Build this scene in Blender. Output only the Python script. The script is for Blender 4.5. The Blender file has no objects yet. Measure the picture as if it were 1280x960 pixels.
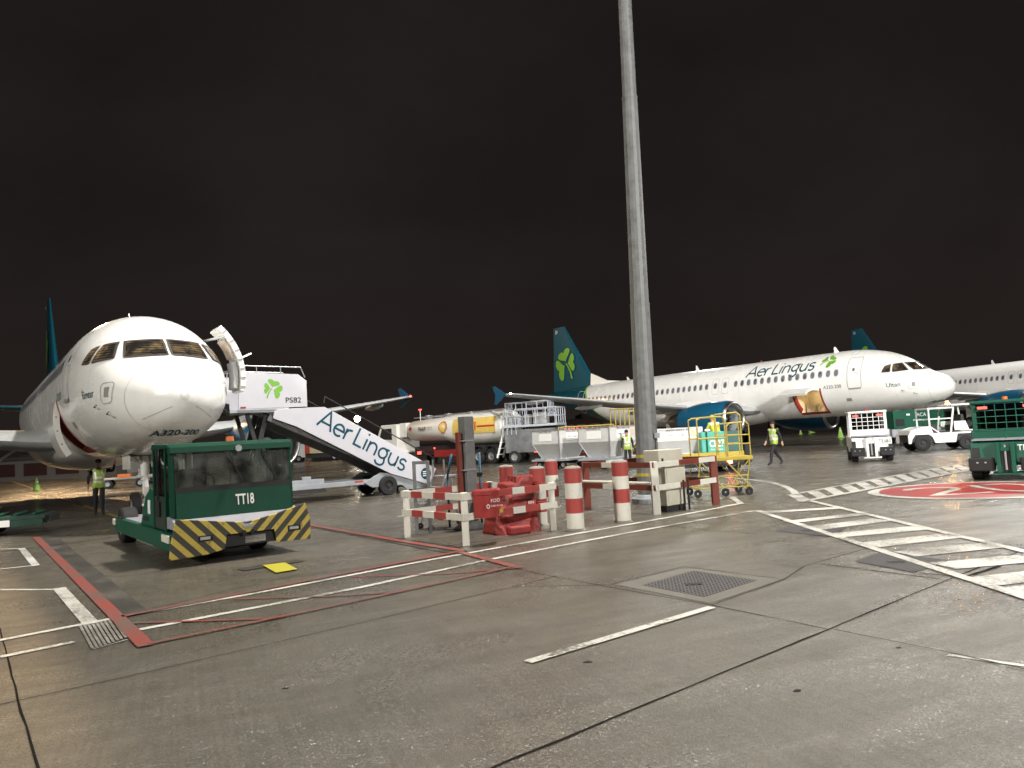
import bpy, bmesh, math, random
from mathutils import Vector, Matrix
random.seed(7)
R = math.radians
S = bpy.context.scene
COL = S.collection
# ------------------------------------------------------------------ camera, sky, lights
F = 930.0; TH = math.atan(67/930); PH = .057; H = 1.7
cw = Vector((0, math.cos(TH), math.sin(TH))); cu0 = Vector((0, -math.sin(TH), math.cos(TH))); cr0 = Vector((1, 0, 0))
cr = math.cos(PH)*cr0 - math.sin(PH)*cu0; cu = math.cos(PH)*cu0 + math.sin(PH)*cr0
cam = bpy.data.objects.new('camera', bpy.data.cameras.new('camera')); COL.objects.link(cam)
m = Matrix((cr, cu, -cw)).transposed().to_4x4(); m.translation = (0, 0, H); cam.matrix_world = m
cam.data.sensor_width = 36; cam.data.lens = F/1280*36; cam.data.clip_start = .05; cam.data.clip_end = 3000
S.camera = cam
def G(px, py, z=0.0):
    d = cw + cr*((px-640)/F) + cu*((480-py)/F); t = (z-H)/d.z
    return Vector((0, 0, H)) + d*t
def AT(px, py, depth):
    d = cw + cr*((px-640)/F) + cu*((480-py)/F)
    return Vector((0, 0, H)) + d*depth
W = bpy.data.worlds.new('World'); S.world = W; W.use_nodes = True
nt = W.node_tree; nt.nodes.clear()
out = nt.nodes.new('ShaderNodeOutputWorld'); bg = nt.nodes.new('ShaderNodeBackground')
tc = nt.nodes.new('ShaderNodeTexCoord'); mp = nt.nodes.new('ShaderNodeMapping'); mp.inputs['Scale'].default_value = (1.3, 1.3, 2.0)
ns = nt.nodes.new('ShaderNodeTexNoise'); ns.inputs['Scale'].default_value = 1.5; ns.inputs['Detail'].default_value = 5; ns.inputs['Roughness'].default_value = .55
rp = nt.nodes.new('ShaderNodeValToRGB')
rp.color_ramp.elements[0].position = .3; rp.color_ramp.elements[0].color = (.0082, .0064, .0064, 1)
rp.color_ramp.elements[1].position = .78; rp.color_ramp.elements[1].color = (.0185, .0150, .0150, 1)
gm = nt.nodes.new('ShaderNodeSeparateXYZ'); mr = nt.nodes.new('ShaderNodeMapRange')
mr.inputs['From Min'].default_value = 0; mr.inputs['From Max'].default_value = .30
mix = nt.nodes.new('ShaderNodeMixRGB'); mix.blend_type = 'ADD'; mix.inputs['Fac'].default_value = 1
glow = nt.nodes.new('ShaderNodeValToRGB'); glow.color_ramp.elements[0].color = (.0075, .0058, .0038, 1); glow.color_ramp.elements[1].color = (0, 0, 0, 1)
nt.links.new(tc.outputs['Generated'], mp.inputs['Vector']); nt.links.new(mp.outputs['Vector'], ns.inputs['Vector'])
nt.links.new(ns.outputs['Fac'], rp.inputs['Fac']); nt.links.new(tc.outputs['Generated'], gm.inputs[0])
nt.links.new(gm.outputs['Z'], mr.inputs['Value']); nt.links.new(mr.outputs['Result'], glow.inputs['Fac'])
nt.links.new(rp.outputs['Color'], mix.inputs[1]); nt.links.new(glow.outputs['Color'], mix.inputs[2])
nt.links.new(mix.outputs['Color'], bg.inputs['Color']); bg.inputs['Strength'].default_value = 1.0
nt.links.new(bg.outputs['Background'], out.inputs['Surface'])
S.view_settings.view_transform = 'Standard'; S.view_settings.look = 'None'; S.view_settings.exposure = 0; S.view_settings.gamma = 1
S.view_settings.use_curve_mapping = False
S.render.engine = 'CYCLES'
def flood(name, loc, target, power, size, colr=(1, .95, .86), spread=180):
    L = bpy.data.lights.new(name, 'AREA'); L.shape = 'DISK'; L.size = size; L.energy = power; L.color = colr; L.spread = R(spread)
    o = bpy.data.objects.new(name, L); COL.objects.link(o); o.location = loc
    o.rotation_euler = (Vector(target)-Vector(loc)).to_track_quat('-Z', 'Y').to_euler(); return o
WARM = (1, .93, .80); NEUT = (1, .97, .92)
# apron floodlights: on the mast in the picture, on the terminal behind the camera and on the masts beyond the stands
flood('floodlight_lamp', (3.0, 17.3, 26), (-8, 22, 0), 3400, 1.2, WARM)
flood('floodlight_lamp', (3.6, 17.3, 26), (14, 34, 0), 9000, 1.2, NEUT)
flood('floodlight_lamp', (3.2, 16.7, 26), (2, 3, 0), 7600, 1.2, WARM)
flood('floodlight_lamp', (-26, -16, 17), (-8, 20, 2), 11000, 2.6, (1, .95, .86))
flood('floodlight_lamp', (26, -14, 18), (17, 42, 2), 9200, 2.0, NEUT, 90)
flood('floodlight_lamp', (56, 70, 30), (24, 30, 0), 15000, 2.5, NEUT)
flood('floodlight_lamp', (22, 96, 24), (12, 50, 0), 1800, 3.0, NEUT)
flood('floodlight_lamp', (2.6, 18.2, 26), (-2, 52, 0), 15000, 1.2, NEUT)
flood('floodlight_lamp', (-48, 80, 22), (-26, 44, 0), 5500, 2.5, (1, .66, .34))

# ------------------------------------------------------------------ materials
def nodes(name):
    mt = bpy.data.materials.new(name); mt.use_nodes = True; return mt, mt.node_tree, mt.node_tree.nodes['Principled BSDF']
MC = {}
def mat(name, col, rough=.5, metal=0.0, var=.12, scale=3.0, bump=0.0, coat=0.0, bscale=40, emit=None, estr=1.0, dirt=0.0, spec=.5):
    if name in MC: return MC[name]
    mt, t, b = nodes(name); N = t.nodes.new; L = t.links.new
    tcn = N('ShaderNodeTexCoord'); n = N('ShaderNodeTexNoise'); n.inputs['Scale'].default_value = scale; n.inputs['Detail'].default_value = 6; n.inputs['Roughness'].default_value = .65
    L(tcn.outputs['Object'], n.inputs['Vector'])
    r = N('ShaderNodeValToRGB'); e = r.color_ramp.elements
    e[0].position = .3; e[1].position = .72
    e[0].color = (*[max(0, c*(1-var)) for c in col], 1); e[1].color = (*[min(1, c*(1+var*.5)) for c in col], 1)
    L(n.outputs['Fac'], r.inputs['Fac']); src = r.outputs['Color']
    if dirt:
        n2 = N('ShaderNodeTexNoise'); n2.inputs['Scale'].default_value = scale*4; n2.inputs['Detail'].default_value = 8; n2.inputs['Roughness'].default_value = .75
        L(tcn.outputs['Object'], n2.inputs['Vector'])
        r2 = N('ShaderNodeValToRGB'); r2.color_ramp.elements[0].position = .52; r2.color_ramp.elements[1].position = .75
        r2.color_ramp.elements[0].color = (0, 0, 0, 1); r2.color_ramp.elements[1].color = (dirt, dirt, dirt, 1); L(n2.outputs['Fac'], r2.inputs['Fac'])
        mx = N('ShaderNodeMixRGB'); L(r2.outputs['Color'], mx.inputs['Fac']); L(src, mx.inputs[1]); mx.inputs[2].default_value = (.06, .052, .045, 1); src = mx.outputs['Color']
    L(src, b.inputs['Base Color'])
    rr = N('ShaderNodeMapRange'); rr.inputs['To Min'].default_value = max(.02, rough*.8); rr.inputs['To Max'].default_value = min(1, rough*1.25)
    L(n.outputs['Fac'], rr.inputs['Value']); L(rr.outputs['Result'], b.inputs['Roughness'])
    b.inputs['Specular IOR Level'].default_value = spec; b.inputs['Metallic'].default_value = metal; b.inputs['Coat Weight'].default_value = coat; b.inputs['Coat Roughness'].default_value = .12
    if bump:
        n3 = N('ShaderNodeTexNoise'); n3.inputs['Scale'].default_value = bscale; n3.inputs['Detail'].default_value = 4; L(tcn.outputs['Object'], n3.inputs['Vector'])
        bp = N('ShaderNodeBump'); bp.inputs['Strength'].default_value = bump; bp.inputs['Distance'].default_value = .02; L(n3.outputs['Fac'], bp.inputs['Height']); L(bp.outputs['Normal'], b.inputs['Normal'])
    if emit: b.inputs['Emission Color'].default_value = (*emit, 1); b.inputs['Emission Strength'].default_value = estr
    MC[name] = mt; return mt
WHITE = mat('white_paint', (.78, .78, .76), .3, coat=.3, var=.05)
SKINW = mat('white_aircraft_paint', (.80, .80, .77), .24, coat=.5, var=.035, scale=1.2)
WGREY = mat('wing_grey_paint', (.42, .43, .43), .4, var=.1)
TEAL = mat('teal_paint', (.004, .068, .100), .45, spec=.2, var=.1)
NAC = mat('nacelle_blue_paint', (.006, .085, .165), .35, coat=.3, var=.1)
TEXTB = mat('dark_teal_lettering', (.006, .06, .095), .5, spec=.2)
LIME = mat('lime_green', (.15, .38, .03), .45, var=.08)
METAL = mat('bare_metal', (.55, .55, .54), .3, 1.0, var=.2)
STEEL = mat('painted_grey_steel', (.33, .35, .38), .45, .2, var=.2, dirt=.3)
GALV = mat('galvanised_steel', (.17, .175, .175), .55, .1, var=.35, scale=5, bump=.1, dirt=.3)
DARK = mat('dark_underframe', (.02, .02, .021), .6, var=.3)
BLACK = mat('black_rubber', (.014, .014, .015), .75, var=.3, bump=.2)
RIM = mat('wheel_rim', (.35, .35, .35), .4, .5)
GREEN = mat('tug_green_paint', (.003, .050, .028), .5, spec=.18, var=.15, dirt=.15)
GREENL = mat('light_green_paint', (.006, .080, .048), .45, spec=.3, var=.15, dirt=.2)
MINT = mat('mint_panel', (.07, .38, .29), .4, var=.1)
YEL = mat('yellow_paint', (.46, .34, .03), .45, var=.2, dirt=.25)
RED = mat('red_paint', (.30, .022, .020), .55, var=.15, dirt=.12)
BRED = mat('faded_red_paint', (.36, .050, .042), .6, var=.2, dirt=.2)
BROWN = mat('red_brown_paint', (.17, .032, .018), .55, var=.2, dirt=.2)
CREAM = mat('cream_white_paint', (.66, .645, .57), .55, var=.12, dirt=.3)
CABI = mat('cream_cabinet_paint', (.52, .50, .41), .5, var=.1, dirt=.2)
CONC = mat('pale_concrete', (.24, .225, .195), .7, var=.2, bump=.3)
CANV = mat('white_canvas', (.56, .56, .55), .55, var=.1, bump=.4, bscale=6, dirt=.12)
HIVIS = mat('hi_vis_yellow', (.50, .72, .05), .6, var=.1, emit=(.5, .75, .05), estr=.0)
REFL = mat('reflective_tape', (.75, .75, .72), .3, .3)
CLOTH = mat('black_clothing', (.014, .015, .02), .85, bump=.2)
FACE = mat('human_skin', (.45, .26, .18), .55)
PAPER = mat('white_label', (.8, .8, .78), .5, var=.03)
LET = mat('white_lettering', (.75, .75, .72), .5)
BLK = mat('black_lettering', (.02, .02, .02), .5)
ORANGE = mat('orange_marker', (.7, .16, .03), .5)
SEAL = mat('grey_panel_line', (.36, .37, .38), .6)
BAY = mat('cargo_bay_lining', (.72, .62, .42), .6)
ALUM = mat('aluminium_frame', (.5, .51, .52), .35, .7)
CON = mat('cone_fluorescent', (.35, .62, .12), .5)
BLUEP = mat('blue_paint', (.015, .09, .16), .45)
HOOD = mat('lilac_grey_deck', (.27, .27, .31), .5, var=.2, dirt=.3)
STRAP = mat('interior_dark', (.05, .045, .04), .6)
def lamp(name, col, s): return mat(name, (.05, .05, .05), .4, emit=col, estr=s)
LRED = lamp('lit_red_lamp', (1, .05, .03), 7); LRED2 = lamp('lit_red_hazard_lamp', (1, .04, .03), 14); LAMB = lamp('lit_amber_lamp', (1, .42, .06), 140)
LWHT = lamp('lit_white_lamp', (1, .9, .7), 60); LBLU = lamp('lit_blue_lamp', (.1, .3, 1), 25); LGRN = lamp('lit_green_lamp', (.5, 1, .75), 40)
LWIN = lamp('lit_cockpit', (1, .6, .28), .45); LWARM = lamp('lit_warm_window', (1, .75, .45), 1.2)
def glass(name, tint=(1, 1, 1), dark=0.0):
    mt, t, b = nodes(name); N = t.nodes.new; L = t.links.new; t.nodes.remove(b)
    o = t.nodes['Material Output']; tr = N('ShaderNodeBsdfTransparent'); tr.inputs['Color'].default_value = (*tint, 1)
    g = N('ShaderNodeBsdfGlossy'); g.inputs['Roughness'].default_value = .03; g.inputs['Color'].default_value = (.9, .9, .9, 1)
    fr = N('ShaderNodeFresnel'); fr.inputs['IOR'].default_value = 1.5; mx = N('ShaderNodeMixShader')
    L(fr.outputs[0], mx.inputs[0]); L(tr.outputs[0], mx.inputs[1]); L(g.outputs[0], mx.inputs[2]); L(mx.outputs[0], o.inputs['Surface']); return mt
GLASS = glass('clear_glass', (.86, .9, .88)); GLASSD = glass('tinted_glass', (.45, .46, .45))
def hazy_glass():  # patchy pale diffuse mix paints the reflective haze into the windscreen
    mt = glass('hazy_windscreen', (.80, .84, .82)); t = mt.node_tree; o = t.nodes['Material Output']; src = o.inputs['Surface'].links[0].from_socket
    d = t.nodes.new('ShaderNodeBsdfDiffuse'); d.inputs['Color'].default_value = (.55, .56, .52, 1); mx = t.nodes.new('ShaderNodeMixShader'); tcn = t.nodes.new('ShaderNodeTexCoord'); n = t.nodes.new('ShaderNodeTexNoise'); n.inputs['Scale'].default_value = 3.5; n.inputs['Detail'].default_value = 6
    mr_ = t.nodes.new('ShaderNodeMapRange'); mr_.inputs['From Min'].default_value = .35; mr_.inputs['From Max'].default_value = .75; mr_.inputs['To Min'].default_value = .02; mr_.inputs['To Max'].default_value = .17
    t.links.new(tcn.outputs['Object'], n.inputs['Vector']); t.links.new(n.outputs['Fac'], mr_.inputs['Value']); t.links.new(mr_.outputs[0], mx.inputs[0]); t.links.new(src, mx.inputs[1]); t.links.new(d.outputs[0], mx.inputs[2]); t.links.new(mx.outputs[0], o.inputs['Surface']); return mt
HAZY = hazy_glass()
def glowing_cockpit_glass():  # emitted warm pattern on the pane stands in for the lit flight deck
    mt, t, b = nodes('glowing_cockpit_glass'); N = t.nodes.new; L = t.links.new
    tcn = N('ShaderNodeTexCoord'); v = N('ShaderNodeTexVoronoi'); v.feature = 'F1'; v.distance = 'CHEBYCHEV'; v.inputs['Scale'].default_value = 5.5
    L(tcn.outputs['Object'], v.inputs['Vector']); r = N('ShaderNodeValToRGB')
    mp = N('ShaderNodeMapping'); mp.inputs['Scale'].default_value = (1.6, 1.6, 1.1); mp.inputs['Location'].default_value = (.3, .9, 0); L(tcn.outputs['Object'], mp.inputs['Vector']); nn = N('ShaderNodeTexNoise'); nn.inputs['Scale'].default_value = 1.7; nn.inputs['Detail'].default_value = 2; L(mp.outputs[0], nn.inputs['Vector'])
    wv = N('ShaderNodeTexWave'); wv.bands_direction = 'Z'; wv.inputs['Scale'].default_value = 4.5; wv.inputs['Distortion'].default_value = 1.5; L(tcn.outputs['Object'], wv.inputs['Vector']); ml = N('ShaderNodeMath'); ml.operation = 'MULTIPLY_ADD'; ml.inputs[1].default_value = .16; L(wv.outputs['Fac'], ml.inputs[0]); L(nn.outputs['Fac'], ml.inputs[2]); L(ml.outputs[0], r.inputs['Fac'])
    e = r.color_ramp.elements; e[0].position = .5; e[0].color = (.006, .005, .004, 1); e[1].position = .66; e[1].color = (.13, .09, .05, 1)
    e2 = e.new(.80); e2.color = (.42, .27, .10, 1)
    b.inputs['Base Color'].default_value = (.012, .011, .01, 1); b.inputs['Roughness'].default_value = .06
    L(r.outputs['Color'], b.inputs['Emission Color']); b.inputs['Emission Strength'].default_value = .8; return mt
COCK = glowing_cockpit_glass()
PWIN = mat('cabin_window_pane', (.17, .18, .22), .15, var=.85, scale=2.6)

# ------------------------------------------------------------------ mesh helpers
class MB:
    def __init__(s): s.v = []; s.f = []; s.m = []
    def add(s, vs, fs, mi=0):
        b = len(s.v); s.v += [tuple(v) for v in vs]; s.f += [tuple(b+i for i in f) for f in fs]; s.m += [mi]*len(fs); return s
    def box(s, x0, x1, y0, y1, z0, z1, mi=0):
        v = [(x, y, z) for x in (x0, x1) for y in (y0, y1) for z in (z0, z1)]
        return s.add(v, [(0, 1, 3, 2), (4, 6, 7, 5), (0, 4, 5, 1), (2, 3, 7, 6), (0, 2, 6, 4), (1, 5, 7, 3)], mi)
    def beam(s, p, q, w, h, mi=0, up=(0, 0, 1)):
        p = Vector(p); q = Vector(q); d = (q-p).normalized(); up = Vector(up)
        if abs(d.dot(up)) > .98: up = Vector((1, 0, 0))
        a = d.cross(up).normalized()*w/2; b = a.cross(d).normalized()*h/2
        v = [e+sa*a+sb*b for e in (p, q) for sa, sb in ((-1, -1), (1, -1), (1, 1), (-1, 1))]
        return s.add(v, [(3, 2, 1, 0), (4, 5, 6, 7), (0, 1, 5, 4), (1, 2, 6, 5), (2, 3, 7, 6), (3, 0, 4, 7)], mi)
    def cyl(s, p, q, r1, r2=None, n=16, mi=0, cap=True):
        if r2 is None: r2 = r1
        p = Vector(p); q = Vector(q); d = (q-p).normalized(); up = Vector((0, 0, 1)) if abs(d.z) < .95 else Vector((1, 0, 0))
        a = d.cross(up).normalized(); b = a.cross(d)
        v = []
        for e, r in ((p, r1), (q, r2)):
            for i in range(n):
                t = 2*math.pi*i/n; v.append(e+a*r*math.cos(t)+b*r*math.sin(t))
        f = [(i, (i+1) % n, n+(i+1) % n, n+i) for i in range(n)]
        if cap: f += [tuple(range(n-1, -1, -1)), tuple(range(n, 2*n))]
        return s.add(v, f, mi)
    def tube(s, pts, r, n=8, mi=0):
        for a, b in zip(pts, pts[1:]): s.cyl(a, b, r, r, n, mi)
        for a in pts[1:-1]: s.ball(a, r, mi)
        return s
    def ball(s, c, r, mi=0, n=8, sc=(1, 1, 1)):
        c = Vector(c); v = []; k = n//2+1
        for j in range(k+1):
            for i in range(n):
                a = math.pi*j/k; t = 2*math.pi*i/n
                v.append(c+Vector((r*sc[0]*math.sin(a)*math.cos(t), r*sc[1]*math.sin(a)*math.sin(t), r*sc[2]*math.cos(a))))
        return s.add(v, [(j*n+i, j*n+(i+1) % n, (j+1)*n+(i+1) % n, (j+1)*n+i) for j in range(k) for i in range(n)], mi)
    def lathe(s, prof, o=(0, 0, 0), ax='x', n=32, mi=0):
        o = Vector(o); v = []
        for a, r in prof:
            for i in range(n):
                t = 2*math.pi*i/n; c, d = r*math.cos(t), r*math.sin(t)
                v.append(o+Vector((a, c, d) if ax == 'x' else ((c, a, d) if ax == 'y' else (c, d, a))))
        return s.add(v, [(j*n+i, j*n+(i+1) % n, (j+1)*n+(i+1) % n, (j+1)*n+i) for j in range(len(prof)-1) for i in range(n)], mi)
    def prism(s, poly, y0, y1, mi=0, plane='xz'):
        def P(u, v, w): return {'xz': (u, w, v), 'yz': (w, u, v), 'xy': (u, v, w)}[plane]
        n = len(poly); v = [P(a, b, y0) for a, b in poly]+[P(a, b, y1) for a, b in poly]
        return s.add(v, [tuple(range(n)), tuple(range(2*n-1, n-1, -1))]+[(i, n+i, n+(i+1) % n, (i+1) % n) for i in range(n)], mi)
    def loft(s, rings, mi=0, close=True, caps=True):
        n = len(rings[0]); v = [p for r in rings for p in r]; f = []
        for j in range(len(rings)-1):
            for i in range(n if close else n-1):
                f.append((j*n+i, j*n+(i+1) % n, (j+1)*n+(i+1) % n, (j+1)*n+i))
        if caps: f += [tuple(range(n-1, -1, -1)), tuple(range((len(rings)-1)*n, len(rings)*n))]
        return s.add(v, f, mi)
    def build(s, name, mats, parent=None, smooth=False, bevel=0, loc=None, fix=True, auto=None):
        me = bpy.data.meshes.new(name); me.from_pydata(s.v, [], s.f)
        if not isinstance(mats, (list, tuple)): mats = [mats]
        for x in mats: me.materials.append(x)
        me.polygons.foreach_set('material_index', s.m)
        if fix:
            bm = bmesh.new(); bm.from_mesh(me); bmesh.ops.recalc_face_normals(bm, faces=bm.faces); bm.to_mesh(me); bm.free()
        if smooth:
            me.polygons.foreach_set('use_smooth', [True]*len(me.polygons))
            if auto: me.set_sharp_from_angle(angle=R(auto))
        o = bpy.data.objects.new(name, me); COL.objects.link(o)
        if parent: o.parent = parent
        if loc: o.location = loc
        if bevel:
            b = o.modifiers.new('bevel', 'BEVEL'); b.width = bevel; b.segments = 2; b.limit_method = 'ANGLE'; b.angle_limit = R(40)
        return o
def tag(o, label=None, cat=None, group=None, kind=None):
    if label: o['label'] = label
    if cat: o['category'] = cat
    if group: o['group'] = group
    if kind: o['kind'] = kind
    return o
def thing(name, label, cat, loc, rot=0.0, group=None):
    o = bpy.data.objects.new(name, None); COL.objects.link(o); o.location = loc; o.rotation_euler = (0, 0, rot)
    o.empty_display_size = .3
    return tag(o, label, cat, group)
def dup(root, loc, rot=None, label=None):
    def cp(o, par):
        c = o.copy(); COL.objects.link(c)
        if par: c.parent = par
        for ch in o.children: cp(ch, c)
        return c
    c = cp(root, None); c.location = loc
    if rot is not None: c.rotation_euler = (0, 0, rot)
    if label: c['label'] = label
    return c
def wheel(parent, x, y, r, w, side=1, rim=RIM, name='wheel'):
    hw = w/2; t = MB().lathe([(-hw, r*.55), (-hw, r*.9), (-hw*.75, r), (hw*.75, r), (hw, r*.9), (hw, r*.55)], ax='y', n=28).build(name, BLACK, parent, True, auto=40, loc=(x, y, r))
    e = side*hw
    g = MB().lathe([(e*.2, r*.56), (e*.95, r*.54), (e*.9, r*.48), (e*.55, r*.42), (e*.5, r*.2), (e*.95, r*.18), (e, .001)], ax='y', n=20)
    for k in range(6):
        a = k*math.pi/3; g.cyl((r*.3*math.cos(a), e*.5, r*.3*math.sin(a)), (r*.3*math.cos(a), e*.72, r*.3*math.sin(a)), r*.03, n=6)
    g.build('rim', rim, t, True, auto=35); return t
_tc = {}
def glyphs(s, off=0.0, shear=0.0):
    k = (s, off, shear)
    if k in _tc: return _tc[k]
    c = bpy.data.curves.new('t', 'FONT'); c.body = s; c.offset = off; c.shear = shear; c.resolution_u = 4
    o = bpy.data.objects.new('t', c); COL.objects.link(o); dg = bpy.context.evaluated_depsgraph_get(); dg.update()
    me = bpy.data.meshes.new_from_object(o.evaluated_get(dg)); bpy.data.objects.remove(o)
    v = [(p.co.x, p.co.y) for p in me.vertices]; f = [tuple(p.vertices) for p in me.polygons]; bpy.data.meshes.remove(me)
    x0 = min(a for a, b in v); x1 = max(a for a, b in v); y0 = min(b for a, b in v); y1 = max(b for a, b in v)
    v = [((a-(x0+x1)/2), (b-(y0+y1)/2)) for a, b in v]; _tc[k] = (v, f, x1-x0, y1-y0); return _tc[k]
def text(name, s, c, xd, yd, h, mt, parent, w=None, off=0.0, shear=0.0):
    v, f, tw, th = glyphs(s, off, shear); k = h/th; kx = (w/tw) if w else k
    c = Vector(c); xd = Vector(xd).normalized(); yd = Vector(yd).normalized()
    return MB().add([c+xd*a*kx+yd*b*k for a, b in v], f).build(name, mt, parent, fix=False)
def conform(name, v, f, fn, mt, parent, step=.12):
    """lay flat shapes on a curved skin: cut them into a grid, then map every vertex"""
    me = bpy.data.meshes.new(name); me.from_pydata([(a, b, 0) for a, b in v], [], f)
    bm = bmesh.new(); bm.from_mesh(me); bmesh.ops.remove_doubles(bm, verts=bm.verts, dist=1e-5)
    xs = [a for a, b in v]; ys = [b for a, b in v]
    for ax, lo, hi in ((0, min(xs), max(xs)), (1, min(ys), max(ys))):
        t = lo+step
        while t < hi:
            co = (t, 0, 0) if ax == 0 else (0, t, 0); no = (1, 0, 0) if ax == 0 else (0, 1, 0)
            bmesh.ops.bisect_plane(bm, geom=bm.verts[:]+bm.edges[:]+bm.faces[:], plane_co=co, plane_no=no); t += step
    for q in bm.verts: q.co = fn(q.co.x, q.co.y)
    bmesh.ops.recalc_face_normals(bm, faces=bm.faces)
    bm.to_mesh(me); bm.free(); me.materials.append(mt); o = bpy.data.objects.new(name, me); COL.objects.link(o); o.parent = parent; return o
def arc(cx, cy, rx, ry, a0, a1, n=14): return [(cx+rx*math.cos(R(a0+(a1-a0)*i/n)), cy+ry*math.sin(R(a0+(a1-a0)*i/n))) for i in range(n+1)]
LETTERS = {
 'A': (.98, [[(0, 0), (.44, 1), (.88, 0)], [(.17, .30), (.76, .30)]]),
 'e': (.72, [[(.03, .34), (.62, .34)]+arc(.32, .32, .30, .32, 4, 312, 22)]),
 'r': (.46, [[(.03, 0), (.03, .64)], arc(.30, .34, .27, .29, 180, 75, 10)]),
 ' ': (.22, []),
 'L': (.66, [[(.03, 1), (.03, .04), (.54, .04)]]),
 'i': (.24, [[(.03, 0), (.03, .64)], [(.03, .86), (.03, .98)]]),
 'n': (.72, [[(.03, 0), (.03, .64)], arc(.29, .34, .26, .29, 180, 0, 16)+[(.55, 0)]]),
 'g': (.74, [arc(.30, .36, .27, .28, 0, 360, 26), [(.36, .63), (.64, .66)], [(.50, .18)]+arc(.28, -.10, .29, .24, 25, -165, 16)]),
 'u': (.72, [[(.03, .64)]+arc(.29, .30, .26, .30, 180, 360, 16)+[(.55, .64)], [(.55, .3), (.55, 0)]]),
 's': (.54, [[(.44, .56)]+arc(.25, .47, .20, .16, 60, 230, 10)+arc(.24, .17, .21, .17, 70, -150, 14)])}
def strokes(word, wd=.115):
    V = []; Fc = []; x = 0
    for ch in word:
        adv, st = LETTERS[ch]
        for pl in st:
            pts = [Vector((a+x, b)) for a, b in pl]; L = []
            for i, p in enumerate(pts):
                d0 = (pts[i]-pts[i-1]) if i else (pts[1]-pts[0]); d1 = (pts[i+1]-pts[i]) if i < len(pts)-1 else d0
                if d0.length < 1e-6: d0 = d1
                if d1.length < 1e-6: d1 = d0
                d0.normalize(); d1.normalize(); n0 = Vector((-d0.y, d0.x)); n1 = Vector((-d1.y, d1.x)); nn = n0+n1
                if nn.length < .3: nn = n1
                nn.normalize(); k = wd/2/max(.45, nn.dot(n1)); L.append((p+nn*k, p-nn*k))
            b = len(V)
            for p, q in L: V += [tuple(p), tuple(q)]
            Fc += [(b+2*i, b+2*i+1, b+2*i+3, b+2*i+2) for i in range(len(L)-1)]
        x += adv
    return V, Fc, x-.1
def shamrock(size=1.0, ang=0.0):
    """three heart leaves and a curved stem, unit box about the origin"""
    V = []; Fc = []
    def leaf(cx, cy, rot, sc):
        pts = []
        for i in range(28):
            t = 2*math.pi*i/28; x = 16*math.sin(t)**3/17; y = (13*math.cos(t)-5*math.cos(2*t)-2*math.cos(3*t)-math.cos(4*t)+17)/17*.95
            pts.append((x*sc*.86, y*sc*.60)); 
        b = len(V); c, s_ = math.cos(R(rot)), math.sin(R(rot))
        cen = (0, sc*.62)
        for x, y in [cen]+pts: V.append((cx+x*c-y*s_, cy+x*s_+y*c))
        Fc.extend([(b, b+1+i, b+1+(i+1) % 28) for i in range(28)])
    leaf(.0, .04, -8, .30); leaf(-.05, -.02, 98, .26); leaf(.06, -.04, -102, .34)
    st = [(0, 0), (-.05, -.1), (-.1, -.24), (-.12, -.42)]; b = len(V)
    for i, (x, y) in enumerate(st): w = .022+.010*i/3; V += [(x-w, y), (x+w, y)]
    Fc += [(b+2*i, b+2*i+1, b+2*i+3, b+2*i+2) for i in range(3)]
    c, s_ = math.cos(R(ang)), math.sin(R(ang))
    V = [((x*c-y*s_)*size, (x*s_+y*c)*size) for x, y in V]; return V, Fc
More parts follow.
